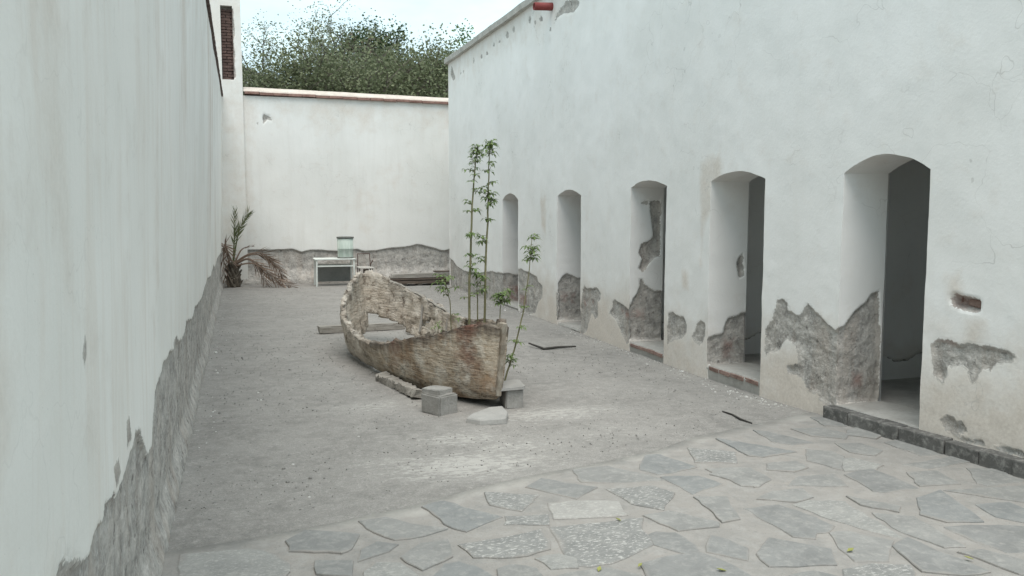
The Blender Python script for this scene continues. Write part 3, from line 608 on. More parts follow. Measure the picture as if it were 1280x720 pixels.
# ================================================================== left wall
lw = tag(empty('courtyard_wall', (XL, 9.5, 0)), 'high streaked whitewashed wall with its plaster gone in a ragged band along the foot', 'wall')
lb = [(277, 315), (272, 322), (269, 334), (267, 331), (264, 345), (260, 347), (254, 365), (251, 375), (247, 381), (244, 382), (241, 396), (236, 399), (232, 400), (230, 415), (227, 424), (223, 426), (219, 419), (217, 437), (211, 440), (208, 447), (204, 451), (199, 470), (193, 489), (191, 520), (189, 555), (185, 565), (182, 567), (178, 545), (173, 538), (169, 540), (165, 557), (160, 570), (155, 587), (148, 612), (144, 620), (141, 614), (138, 624), (129, 626), (127, 649), (121, 652), (115, 660), (110, 685), (107, 690), (102, 695), (87, 702), (80, 704), (73, 700), (70, 715)]
LB = [on_left(*q) for q in lb]; yl = LB[-1][0]
LB = [(19.6, LB[0][1])] + LB + [(yl - .15, .62), (yl - .4, .55), (yl - .6, .66), (yl - 1.0, .6), (.6, .5), (-1.6, .55)] + [(-1.6, -.3), (19.6, -.3)]
LSPOT = [[on_left(*q) for q in P] for P in ([(100, 425), (104, 416), (106, 440), (103, 458), (101, 445)], [(158, 530), (162, 520), (164, 548), (158, 560)], [(141, 585), (147, 572), (150, 590), (144, 612)], [(216, 428), (219, 420), (222, 430), (217, 438)])]
us = np.concatenate([np.arange(-1.5, 2.2, .06), np.arange(2.2, 9, .016), np.arange(9, 19.29, .025)]); vs2 = np.concatenate([np.arange(-.04, 1.3, .014), np.arange(1.3, 4.06, .06)])
Yg, Zg = np.meshgrid(us, vs2, indexing='ij')
LM = sdf(LB, Yg, Zg) + .040 * fbm(Yg * 10, Zg * 9, 0, 131, 4); L = np.maximum(LM, union(LSPOT, Yg, Zg))
x = XL + LEAN * Zg - .6 * inset(LM, Yg, Zg, 3, .03) + .02 * fbm(Yg * .6, Zg * .6, 0, 133, 3) + .004 * fbm(Yg * 5, Zg * 5, 0, 135, 3)
x = x + np.where(LM > 0, .05 * sstep(.22, .0, Zg), 0)
dirt = .55 * sstep(.9, .2, Zg + .5 * fbm(Yg, Zg, 0, 137)) + .75 * sstep(.04, .26, fbm(Yg * 1.5, Zg * .35, 0, 139)) + .35 * sstep(2.6, 4.0, Zg + 1.6 * fbm(Yg * 4, Zg * .2, 0, 138)) + .8 * sstep(.17, .3, fbm(Yg * 5, Zg * .12, 0, 136)) * sstep(1.9, 3.4, Zg)
me = np_mesh('plastered_wall', np.stack([x - XL, Yg - 9.5, Zg], -1).reshape(-1, 3), grid(len(us), len(vs2))[:, ::-1].copy(), {'loss': L, 'dirt': dirt, 'brick': 0 * L})
link('plastered_wall', me, lw, M['left'], True)
mb = MB(); mb.add([(-.55, -11, -.05), (-.07, -11, -.05), (.02, -11, 4.0), (-.4, -11, 4.0), (-.55, 9.78, -.05), (-.07, 9.78, -.05), (.02, 9.78, 4.0), (-.4, 9.78, 4.0)], [(0, 1, 2, 3), (4, 7, 6, 5), (0, 3, 7, 4), (0, 4, 5, 1)])
o = mb.build('wall_core', M['left'], lw); o.data.attributes.new('loss', 'FLOAT', 'POINT').data.foreach_set('value', [-1.0] * 8)
y = -11.0; 
while y < 9.7:
    L_ = min(rnd.uniform(.26, .3), 9.75 - y); mb = MB(); mb.box((-.03, y + L_ / 2, 4.07 + rnd.uniform(-.006, .006)), (.36, L_ - .008, .036), None, .004, rnd); mb.build('coping_tile', M['tiledk'], lw, False, .006); y += L_

# ================================================================== back wall with sloped mortar coping
bw = tag(empty('courtyard_wall', (2.4, YB, 0)), 'white end wall with terracotta edged coping and a grey band of bare masonry along its foot', 'wall')
bb = [(281, 310), (300, 312), (340, 312), (366, 311), (377, 315), (388, 312), (398, 312), (410, 313), (422, 314), (446, 311), (457, 314), (470, 313), (486, 310), (505, 309), (522, 305), (539, 309), (552, 313), (566, 311)]
BB = [(q[0], q[2]) for q in (on_y(*b_, YB) for b_ in bb)]; BB = [(-.6, .74)] + BB + [(6.2, .7), (6.2, -.3), (-.6, -.3)]
us = np.arange(-.5, 6.0, .022); vs2 = np.concatenate([np.arange(-.04, 1.0, .018), np.arange(1.0, 4.13, .05)])
Xg, Zg = np.meshgrid(us, vs2, indexing='ij'); L = sdf(BB, Xg, Zg) + .03 * fbm(Xg * 9, Zg * 9, 0, 141, 4)
L = np.maximum(L, union([[(.55, 3.72), (.68, 3.66), (.74, 3.58), (.62, 3.6), (.53, 3.5), (.52, 3.66)], [(.38, 3.52), (.43, 3.55), (.42, 3.47)]], Xg, Zg))
yy = YB + inset(L, Xg, Zg, 4, .04) + .02 * fbm(Xg * .7, Zg * .7, 0, 143, 3) - .10 * sstep(.34, .0, Zg + .12 * fbm(Xg * 1.7, 0, 0, 145))
dirt = .35 * sstep(3.3, 4.1, Zg + .9 * fbm(Xg * 3.2, Zg * .3, 0, 147)) + .3 * sstep(.1, .3, fbm(Xg * 1.1, Zg * .8, 0, 149)) + .3 * sstep(.5, .1, Xg)
link('plastered_wall', np_mesh('plastered_wall', np.stack([Xg - 2.4, yy - YB, Zg], -1).reshape(-1, 3), grid(len(us), len(vs2)), {'loss': L, 'dirt': dirt, 'brick': 0 * L}), bw, M['backw'], True)
mb = MB(); mb.box((.25, .22, 2.05), (6.6, .3, 4.1)); o = mb.build('wall_core', M['backw'], bw); o.data.attributes.new('loss', 'FLOAT', 'POINT').data.foreach_set('value', [-1.0] * 8)
xx = .16 - 2.4
while xx < 3.5:
    L_ = rnd.uniform(.28, .32); zt = 4.155 - .012 * (xx + 2.4) + rnd.uniform(-.006, .006)
    mb = MB(); mb.box((xx + L_ / 2, .14, zt), (L_ - .008, .42, .055), None, .004, rnd); mb.build('coping_tile', M['tile'], bw, False, .006); xx += L_
xs_ = np.arange(.14, 6.0, .1); V_, F_ = [], []
for x_ in xs_:
    zt = 4.183 - .012 * x_ + .012 * float(fbm(x_ * 3, 0, 0, 151))
    for dy, dz in ((-.05, 0), (-.035, .028), (.15, .12), (.34, .02), (.34, 0)): V_.append((x_ - 2.4, dy, zt + dz))
for i in range(len(xs_) - 1):
    for k in range(4): F_.append((i * 5 + k, i * 5 + 5 + k, i * 5 + 6 + k, i * 5 + 1 + k))
link('coping_mortar', np_mesh('coping_mortar', V_, F_), bw, M['capm'])

# ================================================================== tall building corner behind the left wall, its narrow window filled with brick
tb = tag(empty('corner_building', (-.8, YB, 0)), 'tall white building corner with a narrow brick-filled window', 'building')
WX0, WX1, WZ0, WZ1 = -.28, -.04, 4.42, 5.96
us = np.arange(-3.2, .1301, .02); us = np.sort(np.unique(np.round(np.concatenate([us, [WX0, WX1, .13]]), 3))); vs2 = np.round(np.concatenate([np.arange(0, 4.3, .2), np.arange(4.3, 6.6, .02), np.arange(6.6, 7.41, .1)]), 3)
Xg, Zg = np.meshgrid(us, vs2, indexing='ij')
RAG = [(WX1 - .05, WZ0 - .02), (WX1 + .035, WZ0 + .05), (WX1 + .02, WZ0 + .3), (WX1 + .035, WZ0 + .5), (WX1 + .01, WZ0 + .8), (WX1 + .05, WZ0 + 1.05), (WX1 + .02, WZ0 + 1.3), (WX1 + .03, WZ1 - .06), (WX1 - .05, WZ1 - .05)]
L = union([RAG], Xg, Zg) + .02 * fbm(Xg * 14, Zg * 14, 0, 161, 3)
ymid = YB - .03 + inset(L, Xg, Zg, 5, .04)
xc, zc = (Xg[:-1, :-1] + Xg[1:, 1:]) / 2, (Zg[:-1, :-1] + Zg[1:, 1:]) / 2
F_ = grid(len(us), len(vs2))[~((xc > WX0) & (xc < WX1) & (zc > WZ0) & (zc < WZ1)).ravel()]
link('wall', np_mesh('wall', np.stack([Xg + .8, ymid - YB, Zg], -1).reshape(-1, 3), F_, {'loss': L, 'dirt': .3 + 0 * L, 'brick': .45 + 0 * L}), tb, M['backw'], True)
def wbox(name, lo, hi, parent, mat):
    mb = MB(); lo, hi = Vector(lo), Vector(hi); mb.box((lo + hi) / 2 - parent.location, hi - lo); o = mb.build(name, mat, parent); o.data.attributes.new('loss', 'FLOAT', 'POINT').data.foreach_set('value', [-1.0] * 8); return o
wbox('side_wall', (.06, YB - .02, 4.1), (.128, YB + 3, 7.4), tb, M['backw'])
wbox('window_jamb', (WX0 - .05, YB - .02, WZ0), (WX0, YB + .3, WZ1), tb, M['backw']); wbox('lintel', (WX0 - .05, YB - .02, WZ1), (.06, YB + .3, WZ1 + .1), tb, M['backw'])
wbox('window_sill', (WX0 - .05, YB - .02, WZ0 - .1), (.06, YB + .3, WZ0), tb, M['backw']); wbox('infill_mortar', (WX0, YB + .17, WZ0), (.05, YB + .3, WZ1), tb, M['coping'])
zz = WZ0 + .004; row = 0
while zz < WZ1 - .05:
    x_ = WX0 + .004 - (.1 if row % 2 else 0)
    while x_ < .04:
        L_ = .2; a, b = max(x_, WX0 + .003), min(x_ + L_, .05)
        if b - a > .03:
            mb = MB(); mb.box(((a + b) / 2 + .8, .12 + rnd.uniform(-.01, .014), zz + .027), (b - a - .006, .12, .052), None, .003, rnd); mb.build('brick', M['brickdk'], tb, False, .004)
        x_ += L_ + .006
    zz += .062; row += 1

# ================================================================== the wrecked boat
BT, BS = np.array([2.00, 6.42]), np.array([1.46, 10.48])     # stem head and stern in plan
ax = BS - BT; BLEN = float(np.linalg.norm(ax)); ax = ax / BLEN; nr = np.array([-ax[1], ax[0]])   # nr points to port (the side facing the left wall)
if nr[0] > 0: nr = -nr
TT = [0, .03, .1, .21, .35, .5, .62, .73, .8, .88, .93, .97, .99, 1.0]
HW = [.018, .055, .165, .34, .45, .48, .48, .47, .44, .35, .24, .13, .06, -.012]
PR = [.715, .71, .66, .535, .42, .33, .33, .45, .59, .75, .82, .86, .85, .84]
SR = [.715, .71, .68, .62, .55, .51, .53, .58, .63, .71, .78, .84, .85, .84]
KZ = [.15, .10, .065, .035, .02, .015, .01, .01, .01, .01, .02, .03, .05, .08]
HWP = [.018, .08, .225, .40, .49, .53, .54, .535, .48, .31, .18, .09, .04, -.012]
def ip(t_, a_): return np.interp(t_, TT, a_)
NTt, NS = 190, 46
tg = np.linspace(0, 1, NTt); tg = np.where(tg > .8, .8 + .2 * np.sin((tg - .8) / .2 * math.pi / 2), tg)
boat = tag(empty('wooden_boat', (float(BT[0] + BS[0]) / 2, float(BT[1] + BS[1]) / 2, 0)), 'rotting old wooden boat, rust-stained and holed, propped on concrete blocks', 'boat')
bo = np.array(boat.location)
def hull_point(t_, s_):                                      # s_ -1 port rim .. 0 keel .. 1 starboard rim; full height before rot
    w, kz = np.where(np.asarray(s_) < 0, ip(t_, HWP), ip(t_, HW)), ip(t_, KZ); a = np.abs(s_) * math.pi / 2; top = .90
    ex = .24 + .75 * np.exp(-t_ / .08) + .22 * sstep(.75, .95, np.asarray(t_))
    lat = w * np.sin(a) ** ex * (1 + .05 * np.sin(a)); z = kz + (top - kz) * (1 - np.cos(a)) ** (1.2)
    rake = .13 * (1 - (z - .1) / .66) * np.exp(-t_ / .05) + .10 * ((z - .1) / .7) * sstep(.85, 1.0, np.asarray(t_))    # stem rakes aft towards the keel
    return lat, z, t_ * BLEN + rake
Vb, Fb, R1, R2 = [], [], [], []
S = np.linspace(-1, 1, 2 * NS + 1); Tg, Sg = np.meshgrid(tg, S, indexing='ij')
lat, z, al = hull_point(Tg, Sg)
rag = .07 * fbm(tg * 13, 0, 0, 201, 4) + .05 * fbm(tg * 83, 3, 0, 203, 3) * sstep(.25, .8, tg)
rim = np.where(Sg < 0, (ip(tg, PR) + rag)[:, None], (ip(tg, SR) + 1.3 * rag[::-1])[:, None])
zc = np.minimum(z, rim)
# where the rim cuts the side, keep the lateral offset of the cut
lc = lat.copy()
for i in range(NTt):
    for half in (slice(0, NS + 1), slice(NS, 2 * NS + 1)):
        zz_, ll_ = z[i, half], lat[i, half]; o_ = np.argsort(zz_); lc[i, half] = np.interp(zc[i, half], zz_[o_], ll_[o_])
sgn = np.sign(Sg)
wv = .03 * fbm(Tg * 9, Sg * 3, 0, 211, 3) + (.014 + .03 * sstep(.5, .7, Tg)) * fbm(Tg * 40, Sg * 14, 0, 213, 3) + .010 * np.abs(fbm(Tg * 6, Sg * 26, 0, 215, 2))
wv = wv * sstep(1.0, .985, Tg) * sstep(0, .02, Tg); latd = (lc + wv) * np.where(Sg < 0, 1, -1)
px_ = BT[0] + ax[0] * al + nr[0] * latd; py_ = BT[1] + ax[1] * al + nr[1] * latd
P = np.stack([px_ - bo[0], py_ - bo[1], zc + wv * .5], -1)
F = grid(NTt, 2 * NS + 1)
cut = (np.abs(zc[:-1, :-1] - zc[:-1, 1:]) < 1e-6) & (np.abs(zc[1:, :-1] - zc[1:, 1:]) < 1e-6)
tc, sc_ = (Tg[:-1, :-1] + Tg[1:, 1:]) / 2, (Sg[:-1, :-1] + Sg[1:, 1:]) / 2
zf = (zc[:-1, :-1] + zc[1:, 1:]) / 2
hn = fbm(tc * 11, sc_ * 6, 0, 221, 4)
rot_ = (sc_ > -.22 + .25 * hn) & (sstep(.42, .52, tc) * (.50 + .5 * hn - np.abs(sc_ - .02)) > 0)       # bottom rotted through
rot_ |= (tc > .93) & (zf < .34 + .28 * hn) & (sc_ > -.42 + .3 * hn)                                   # hole low in the stern
rot_ |= ((tc - .52) / .030) ** 2 + ((sc_ - .80) / .05) ** 2 < 1 + 2 * hn                            # holes in the far side
rot_ |= ((tc - .47) / .016) ** 2 + ((sc_ - .70) / .035) ** 2 < 1 + 2 * hn
rot_ |= ((tc - .40) / .012) ** 2 + ((sc_ - .9) / .12) ** 2 < 1 + 1.5 * hn
F = F[~(cut | rot_).ravel()]
me = np_mesh('hull', P.reshape(-1, 3), F, {'rimd': (rim - zc).ravel(), 'along': Tg.ravel(), 'port': (Sg < 0).astype(float).ravel()})
bm = bmesh.new(); bm.from_mesh(me)
bmesh.ops.delete(bm, geom=[v for v in bm.verts if not v.link_faces], context='VERTS')
bmesh.ops.dissolve_degenerate(bm, dist=.0008, edges=bm.edges[:]); bm.to_mesh(me); bm.free()
t = NT('boat_timber'); p = t.pos((1, 1, 1)); rd, al_ = t.attr('rimd'), t.attr('along')
g = t.noise(t.pos((3.2, .8, 9)), 4.0, 6, .65); g2 = t.noise(t.pos((2, 2, 2)), 3.0, 6, .65); fi_ = t.noise(p, 40, 4, .65); vst = t.noise(t.pos((5, 5, .5)), 3.0, 5, .6)
col = t.mix(t.rng(g, .34, .66), (.40, .315, .225), (.64, .56, .45)); col = t.mix(t.rng(g2, .48, .66), col, (.66, .62, .54))
col = t.mix(t.math('MULTIPLY', t.rng(t.noise(p, 2.6, 4, .65), .48, .64), .7), col, (.31, .185, .10))
rdn = t.math('ADD', rd, t.math('MULTIPLY', t.math('SUBTRACT', vst, .5), .22))
col = t.mix(t.math('MULTIPLY', t.rng(rdn, .0, .11, 1, 0), .75), col, (.085, .07, .06))
col = t.mix(t.math('MULTIPLY', t.rng(vst, .60, .72), .5), col, (.14, .11, .085))
pz = t.n('ShaderNodeSeparateXYZ', {0: t.geo}).outputs[2]
for ty, rr, sc1 in ((.075, .032, 1.0), (.33, .022, .7)):          # rust runs on the bow
    m_ = t.rng(t.math('ADD', t.math('ABSOLUTE', t.math('SUBTRACT', al_, ty)), t.math('MULTIPLY', t.math('SUBTRACT', g2, .5), .12)), .0, rr, 1, 0)
    m_ = t.math('MULTIPLY', m_, t.rng(t.math('ADD', pz, t.math('MULTIPLY', vst, .2)), .30 if sc1 == 1 else .22, .52 if sc1 == 1 else .42)); m_ = t.math('MULTIPLY', m_, t.attr('port'))
    col = t.mix(t.math('MULTIPLY', m_, .6 * sc1), col, (.17, .055, .035))
inn = t.attr('inner')
pal = t.mix(t.rng(g2, .35, .6), (.38, .335, .28), (.66, .61, .535)); pal = t.mix(t.math('MULTIPLY', t.rng(t.noise(p, 9, 5, .75), .54, .62), .9), pal, (.115, .095, .078))
far_ = t.math('MULTIPLY', t.rng(al_, .45, .65), .75)
col = t.mix(far_, col, pal)
col = t.mix(t.math('MULTIPLY', t.rng(fi_, .58, .72), .45), col, (.14, .115, .09))
cr_ = t.rng(t.noise(t.pos((2, 1.0, 16)), 3.2, 6, .7, .6), .485, .5, 1, 0); cr2 = t.rng(t.noise(t.pos((2, 1.0, 16)), 3.2, 6, .7, .6), .5, .515); crk = t.math('SUBTRACT', 1.0, t.math('MAXIMUM', cr_, cr2))
crk = t.math('MULTIPLY', crk, t.rng(t.noise(p, 1.9, 3), .5, .6)); col = t.mix(t.math('MULTIPLY', crk, .8), col, (.045, .037, .03))
M['boat'] = t.out(col, .92, t.bump(t.math('ADD', t.math('MULTIPLY', g, 1.0), t.math('SUBTRACT', t.math('MULTIPLY', fi_, .5), t.math('MULTIPLY', crk, .8))), .9, .035))
hull = link('hull', me, boat, M['boat'], True)
md = hull.modifiers.new('thickness', 'SOLIDIFY'); md.thickness = .06; md.offset = .0; md.use_even_offset = False
def boat_pt(t_, s_, dl=0.0, dz=0.0):
    l_, z_, a_ = hull_point(np.array(float(t_)), np.array(float(s_))); l_ = (float(l_) + dl) * (1 if s_ < 0 else -1)
    return Vector((BT[0] + ax[0] * a_ + nr[0] * l_ - bo[0], BT[1] + ax[1] * a_ + nr[1] * l_ - bo[1], float(z_) + dz))
def s_at(t_, zt):
    ss = np.linspace(.02, 1, 300); _, zz_, _ = hull_point(np.full(300, float(t_)), ss); return float(np.interp(zt, zz_, ss))
# stem post down the bow
V_, F_ = [], []
for i in range(15):
    q = i / 14; zz_ = .12 + (.735 - .12) * q; rk = .13 * (1 - (zz_ - .1) / .66); w_ = .026 + .005 * math.sin(i * 2.1)
    for da, dl in ((-.035, -.7 * w_), (-.035, .7 * w_), (.06, w_ * 1.3), (.06, -w_ * 1.3)):
        c = BT + ax * (rk + da + .004 * math.sin(i * 1.7)) + nr * dl; V_.append((c[0] - bo[0], c[1] - bo[1], zz_))
for i in range(14):
    for k in range(4): F_.append((i * 4 + k, i * 4 + (k + 1) % 4, i * 4 + 4 + (k + 1) % 4, i * 4 + 4 + k))
F_ += [(3, 2, 1, 0), (56, 57, 58, 59)]
M['boatpost'] = simple('boat_post', (.22, .18, .135), (.44, .40, .34), 5, .92, .6, (3, 3, .6))
link('stem_post', np_mesh('stem_post', V_, F_), boat, M['boatpost'])
# rotten gunwale boards: short splintered lengths lying along the far rim and round the stern
for k, (t0, t1, sd_) in enumerate([(.62, .97, 1), (.72, .96, 1), (.84, .985, -1)]):
    mb = MB(); n_ = 14
    pts_ = []
    for i in range(n_ + 1):
        t_ = t0 + (t1 - t0) * i / n_; zr = float(ip(t_, SR if sd_ > 0 else PR)) + .0 - .03 * (k % 5); s_ = s_at(t_, zr) * sd_
        pts_.append(boat_pt(t_, s_, -.012 + .012 * (k % 2), .008 * math.sin(i * 1.9 + k) + .004))
    mb.tube(pts_, [(.014 + .005 * math.sin(i * 2.3 + k)) * (1 if 0 < i < n_ else .4) for i in range(n_ + 1)], 5)
    mb.build('gunwale_strip', M['woodx'], boat)
# broken ribs standing inside
for t_ in (.30, .40, .60, .78):
    for sd_ in (1, -1):
        hi = float(ip(t_, SR if sd_ > 0 else PR)) - .06; lo = .22 if t_ > .45 else .1
        if hi - lo < .08: continue
        mb = MB(); mb.tube([boat_pt(t_, sd_ * s_at(t_, lo + (hi - lo) * i / 6), -.03) for i in range(7)], [.018, .02, .02, .019, .018, .016, .01], 5); mb.build('rib', M['wood'], boat)
# the rotten bilge plank that fell off below
def rough_plank(name, a, b, w, th, mat, parent=None, seed=0, n=14, twist=0.0, rough=.002):
    rr = random.Random(seed); a, b = Vector(a), Vector(b); d = (b - a).normalized(); sd_ = d.cross(Vector((0, 0, 1))).normalized(); up = sd_.cross(d); V_, F_ = [], []
    for i in range(n + 1):
        q = i / n; c = a.lerp(b, q); tw = twist * (q - .5); s2 = sd_ * math.cos(tw) + up * math.sin(tw); u2 = up * math.cos(tw) - sd_ * math.sin(tw)
        e0 = rr.uniform(-.18, .18) if i not in (0, n) else rr.uniform(-.4, .1); 
        for sx, sz in ((-1, -1), (1, -1), (1, 1), (-1, 1)): V_.append(c + s2 * sx * w / 2 * (1 + e0 * .5) + u2 * sz * th / 2 + d * (rr.uniform(-.02, .02) if i in (0, n) else 0) + Vector((rr.uniform(-rough, rough), rr.uniform(-rough, rough), rr.uniform(-rough, rough))))
    for i in range(n):
        for k in range(4): F_.append((i * 4 + k, i * 4 + 4 + k, i * 4 + 4 + (k + 1) % 4, i * 4 + (k + 1) % 4))
    F_ += [(0, 1, 2, 3), (4 * n + 3, 4 * n + 2, 4 * n + 1, 4 * n)]
    org = (a + b) / 2; org.z = min(v.z for v in V_)
    if parent: org = Vector(parent.location)
    o = link(name, np_mesh(name, [v - org for v in V_], F_), parent, mat)
    if not parent: o.location = org
    return o
a_, b_ = on_z(476, 471, .04), on_z(524, 493, .05)
tag(rough_plank('fallen_plank', a_, b_, .10, .07, M['woodx'], None, 3, 34, .5, .014), 'rotten splintered plank fallen to the ground beside the boat hull', 'plank')
a_, b_ = on_z(398, 412, .06), on_z(505, 407, .05)
tag(rough_plank('timber_pole', a_, b_, .10, .09, M['woodx'], None, 5, 18, .1), 'long weathered timber lying on the floor under the stern of the boat', 'timber')

# ================================================================== concrete blocks and slabs round the boat
def block(name, c, d, rz, label, mat='concrete', jit=.004, tilt=(0, 0), seed=0, bev=.01):
    rr = random.Random(seed); bm = bmesh.new(); bmesh.ops.create_cube(bm, size=1)
    bmesh.ops.bevel(bm, geom=bm.edges[:], offset=.06, segments=2, affect='EDGES')
    bmesh.ops.subdivide_edges(bm, edges=bm.edges[:], cuts=1, use_grid_fill=True)
    mn_ = min(d)
    for v in bm.verts:
        s_ = [.5 - (.5 - abs(a)) * min(1, mn_ / dd) for a, dd in zip(v.co, d)] if False else [abs(a) for a in v.co]
        p_ = Vector([math.copysign(s * dd, a) for s, dd, a in zip(s_, d, v.co)]); p_ += mnoise.noise_vector(p_ * 9 + Vector((seed, 0, 0))) * jit * 1.5 + mnoise.noise_vector(p_ * 30) * jit
        p_.z += d[2] / 2; v.co = p_
    me = bpy.data.meshes.new(name); bm.to_mesh(me); bm.free()
    o = link(name, me, None, M[mat], False); o.location = c; o.rotation_euler = (tilt[0], tilt[1], rz); return tag(o, label, 'block' if 'block' in name else 'slab')
q1 = on_z(547, 524)
def near_corner(q, d, rz): return (q[0] + (d[0] * math.cos(rz) - d[1] * math.sin(rz)) / 2 * -1 if False else q[0] - (-d[0] / 2 * math.cos(rz) + d[1] / 2 * math.sin(rz)), q[1] - (-d[0] / 2 * math.sin(rz) - d[1] / 2 * math.cos(rz)))
d1_ = (.20, .24, .165); c1_ = near_corner(q1, d1_, R_(28)); c1_ = (c1_[0] + .03, c1_[1] + .05); block('concrete_block', (*c1_, 0), d1_, R_(28), 'square grey concrete block on the floor under the side of the boat', 'concrete', seed=1)
block('concrete_block', (c1_[0] - .01, c1_[1] + .03, .162), (.17, .20, .04), R_(33), 'thin brownish concrete block laid on the grey block under the boat', 'concrete', seed=2)
q2 = on_z(640, 513)
block('concrete_block', (q2[0] + .045, q2[1] + .16, 0), (.15, .26, .165), R_(-4), 'upright grey concrete block carrying a thin tile beside the bow', 'concrete', seed=3)
block('concrete_slab', (q2[0] + .02, q2[1] + .16, .163), (.24, .30, .026), R_(-8), 'thin flat tile on the upright block beside the bow', 'concrete2', .002, (0, R_(-3)), seed=4)
q3 = on_z(516, 412, .0)
block('concrete_block', (q3[0], q3[1] - .4, 0), (.30, .2, .19), R_(-12), 'dark block inside the hollow stern of the boat', 'concrete', seed=6)
# broken paving slab in front of the bow
PL = [Vector((*on_z(x_, y_)[:2], 0)) for x_, y_ in ((583, 530), (590, 525), (612, 517), (628, 516), (635, 524), (633, 531), (622, 532), (600, 533))]
cc = sum(PL, Vector()) / len(PL); n = len(PL); V_ = []
for s_, zz_ in ((1.0, .0), (1.02, .012), (1.0, .045), (.96, .055)):
    for i, q in enumerate(PL): d = q - cc; V_.append((d.x * s_, d.y * s_, zz_ + (.02 * d.x if zz_ > .02 else 0)))
F_ = [(k * n + i, k * n + i + 1 if i < n - 1 else k * n, (k + 1) * n + (i + 1) % n, (k + 1) * n + i) for k in range(3) for i in range(n)] + [tuple(range(3 * n, 4 * n)), tuple(range(n))[::-1]]
me = np_mesh('broken_slab', V_, F_); bm = bmesh.new(); bm.from_mesh(me); bmesh.ops.recalc_face_normals(bm, faces=bm.faces); bm.to_mesh(me); bm.free()
o = link('broken_slab', me, None, M['concrete2']); o.location = (cc.x, cc.y, 0); tag(o, 'broken wedge of grey stone slab lying on the floor in front of the bow', 'slab')
# bent black iron strip and a thin curved stick on the floor
def stick(name, pix, r, label, cat, mat='black', z=None):
    pts_ = [Vector(on_z(x_, y_, (z[i] if z else r))) for i, (x_, y_) in enumerate(pix)]; org = Vector((pts_[0].x, pts_[0].y, 0)); fine = []
    for a, b in zip(pts_, pts_[1:]):
        for k in range(4): fine.append(a.lerp(b, k / 4) - org)
    fine.append(pts_[-1] - org); mb = MB(); mb.tube(fine, [r * (.55 + .45 * math.sin(math.pi * (i + .7) / (len(fine) + .4))) for i in range(len(fine))], 6); o = mb.build(name, M[mat]); o.location = org; return tag(o, label, cat)
stick('bent_strip', [(661, 429), (680, 436), (697, 434), (720, 433)], .016, 'bent black strip lying on the floor beside the boat', 'strip', 'black', [.05, .016, .02, .03])
stick('curved_stick', [(903, 514), (915, 518), (926, 524), (940, 529)], .008, 'thin curved dark stick on the floor by the paving edge', 'stick', 'black', [.01, .012, .016, .008])

# ================================================================== saplings growing through and beside the boat
def leaf_cluster(mb, c, size, rr, n=7, droop=.5, up=None):
    """a palmate leaf: leaflets fanning from one point on a short stalk, drooping at their tips"""
    az0 = rr.uniform(0, 6.283); 
    for k in range(n):
        az = az0 + (k / n) * 6.283 + rr.uniform(-.3, .3); L_ = size * rr.uniform(.7, 1.15); w_ = L_ * rr.uniform(.13, .19); el = rr.uniform(-.25, .55)
        d = Vector((math.cos(az) * math.cos(el), math.sin(az) * math.cos(el), math.sin(el))); sd_ = d.cross(Vector((0, 0, 1))).normalized()
        p0 = Vector(c); p1 = p0 + d * L_ * .45; p2 = p0 + d * L_ * .85 - Vector((0, 0, droop * L_ * rr.uniform(.4, 1.0))); up_ = Vector((0, 0, w_ * .25))
        mb.add([p0, p1 - sd_ * w_ + up_, p1, p1 + sd_ * w_ + up_, p2], [(0, 1, 2), (0, 2, 3), (1, 4, 2), (2, 4, 3)])
def sapling(base, path, r0, leaves, label, seed, stalks=True):
    """path: list of world points; leaves: list of (fraction of height, count, spread, size)"""
    rr = random.Random(seed); org = Vector(base); P_ = [Vector(q) - org for q in path]; root = tag(empty('sapling', org), label, 'plant', 'young saplings around the boat'); fine = []
    for i in range(len(P_) - 1):
        for k in range(6): fine.append(P_[i].lerp(P_[i + 1], k / 6) + Vector((rr.uniform(-.003, .003), rr.uniform(-.003, .003), 0)))
    fine.append(P_[-1]); n = len(fine)
    mb = MB(); mb.tube(fine, [max(.003, r0 * (1 - .75 * i / n)) for i in range(n)], 6); mb.build('stem', M['stem'], root, True)
    lf, pt = MB(), MB()
    for fr, cnt, spread, size in leaves:
        i = min(n - 1, max(0, int(fr * (n - 1)))); c = fine[i]
        for _ in range(cnt):
            az = rr.uniform(0, 6.283); e = c + Vector((math.cos(az) * spread * rr.uniform(.5, 1), math.sin(az) * spread * rr.uniform(.5, 1), rr.uniform(-.2, .7) * spread + rr.uniform(-.02, .02)))
            pt.tube([c, c.lerp(e, .55) + Vector((0, 0, spread * .12)), e], [.0028, .0022, .0016], 4)
            leaf_cluster(lf, e, size * rr.uniform(.8, 1.2), rr, rr.randint(5, 8))
    tag(lf.build('foliage', M['leaf'], root), kind='stuff'); tag(pt.build('leaf_stalks', M['stem'], root, True), kind='stuff'); return root
def up_path(pix, Y0_, Y1_=None): return [on_y(x_, y_, Y0_ + (((Y1_ or Y0_) - Y0_) * i / (len(pix) - 1))) for i, (x_, y_) in enumerate(pix)]
SY = 7.15
pA = up_path([(586, 425), (587, 350), (590, 265), (593, 215), (597, 182)], SY); bA = (pA[0][0], pA[0][1], .1); pA[0] = np.array(bA)
sapling(bA, pA, .013, [(.04, 3, .07, .06), (.12, 2, .06, .06), (.22, 3, .05, .06), (.30, 4, .05, .07), (.36, 3, .05, .07), (.42, 4, .05, .07), (.50, 3, .05, .07), (.56, 2, .05, .06), (.66, 2, .05, .06), (.72, 3, .07, .065), (.78, 3, .10, .065), (.84, 3, .05, .07), (.89, 4, .045, .07), (.93, 4, .045, .07), (.96, 4, .045, .07), (.99, 4, .04, .065)], 'tall thin leafy sapling rising out of the boat, leaf tufts along its upper stem', 11)
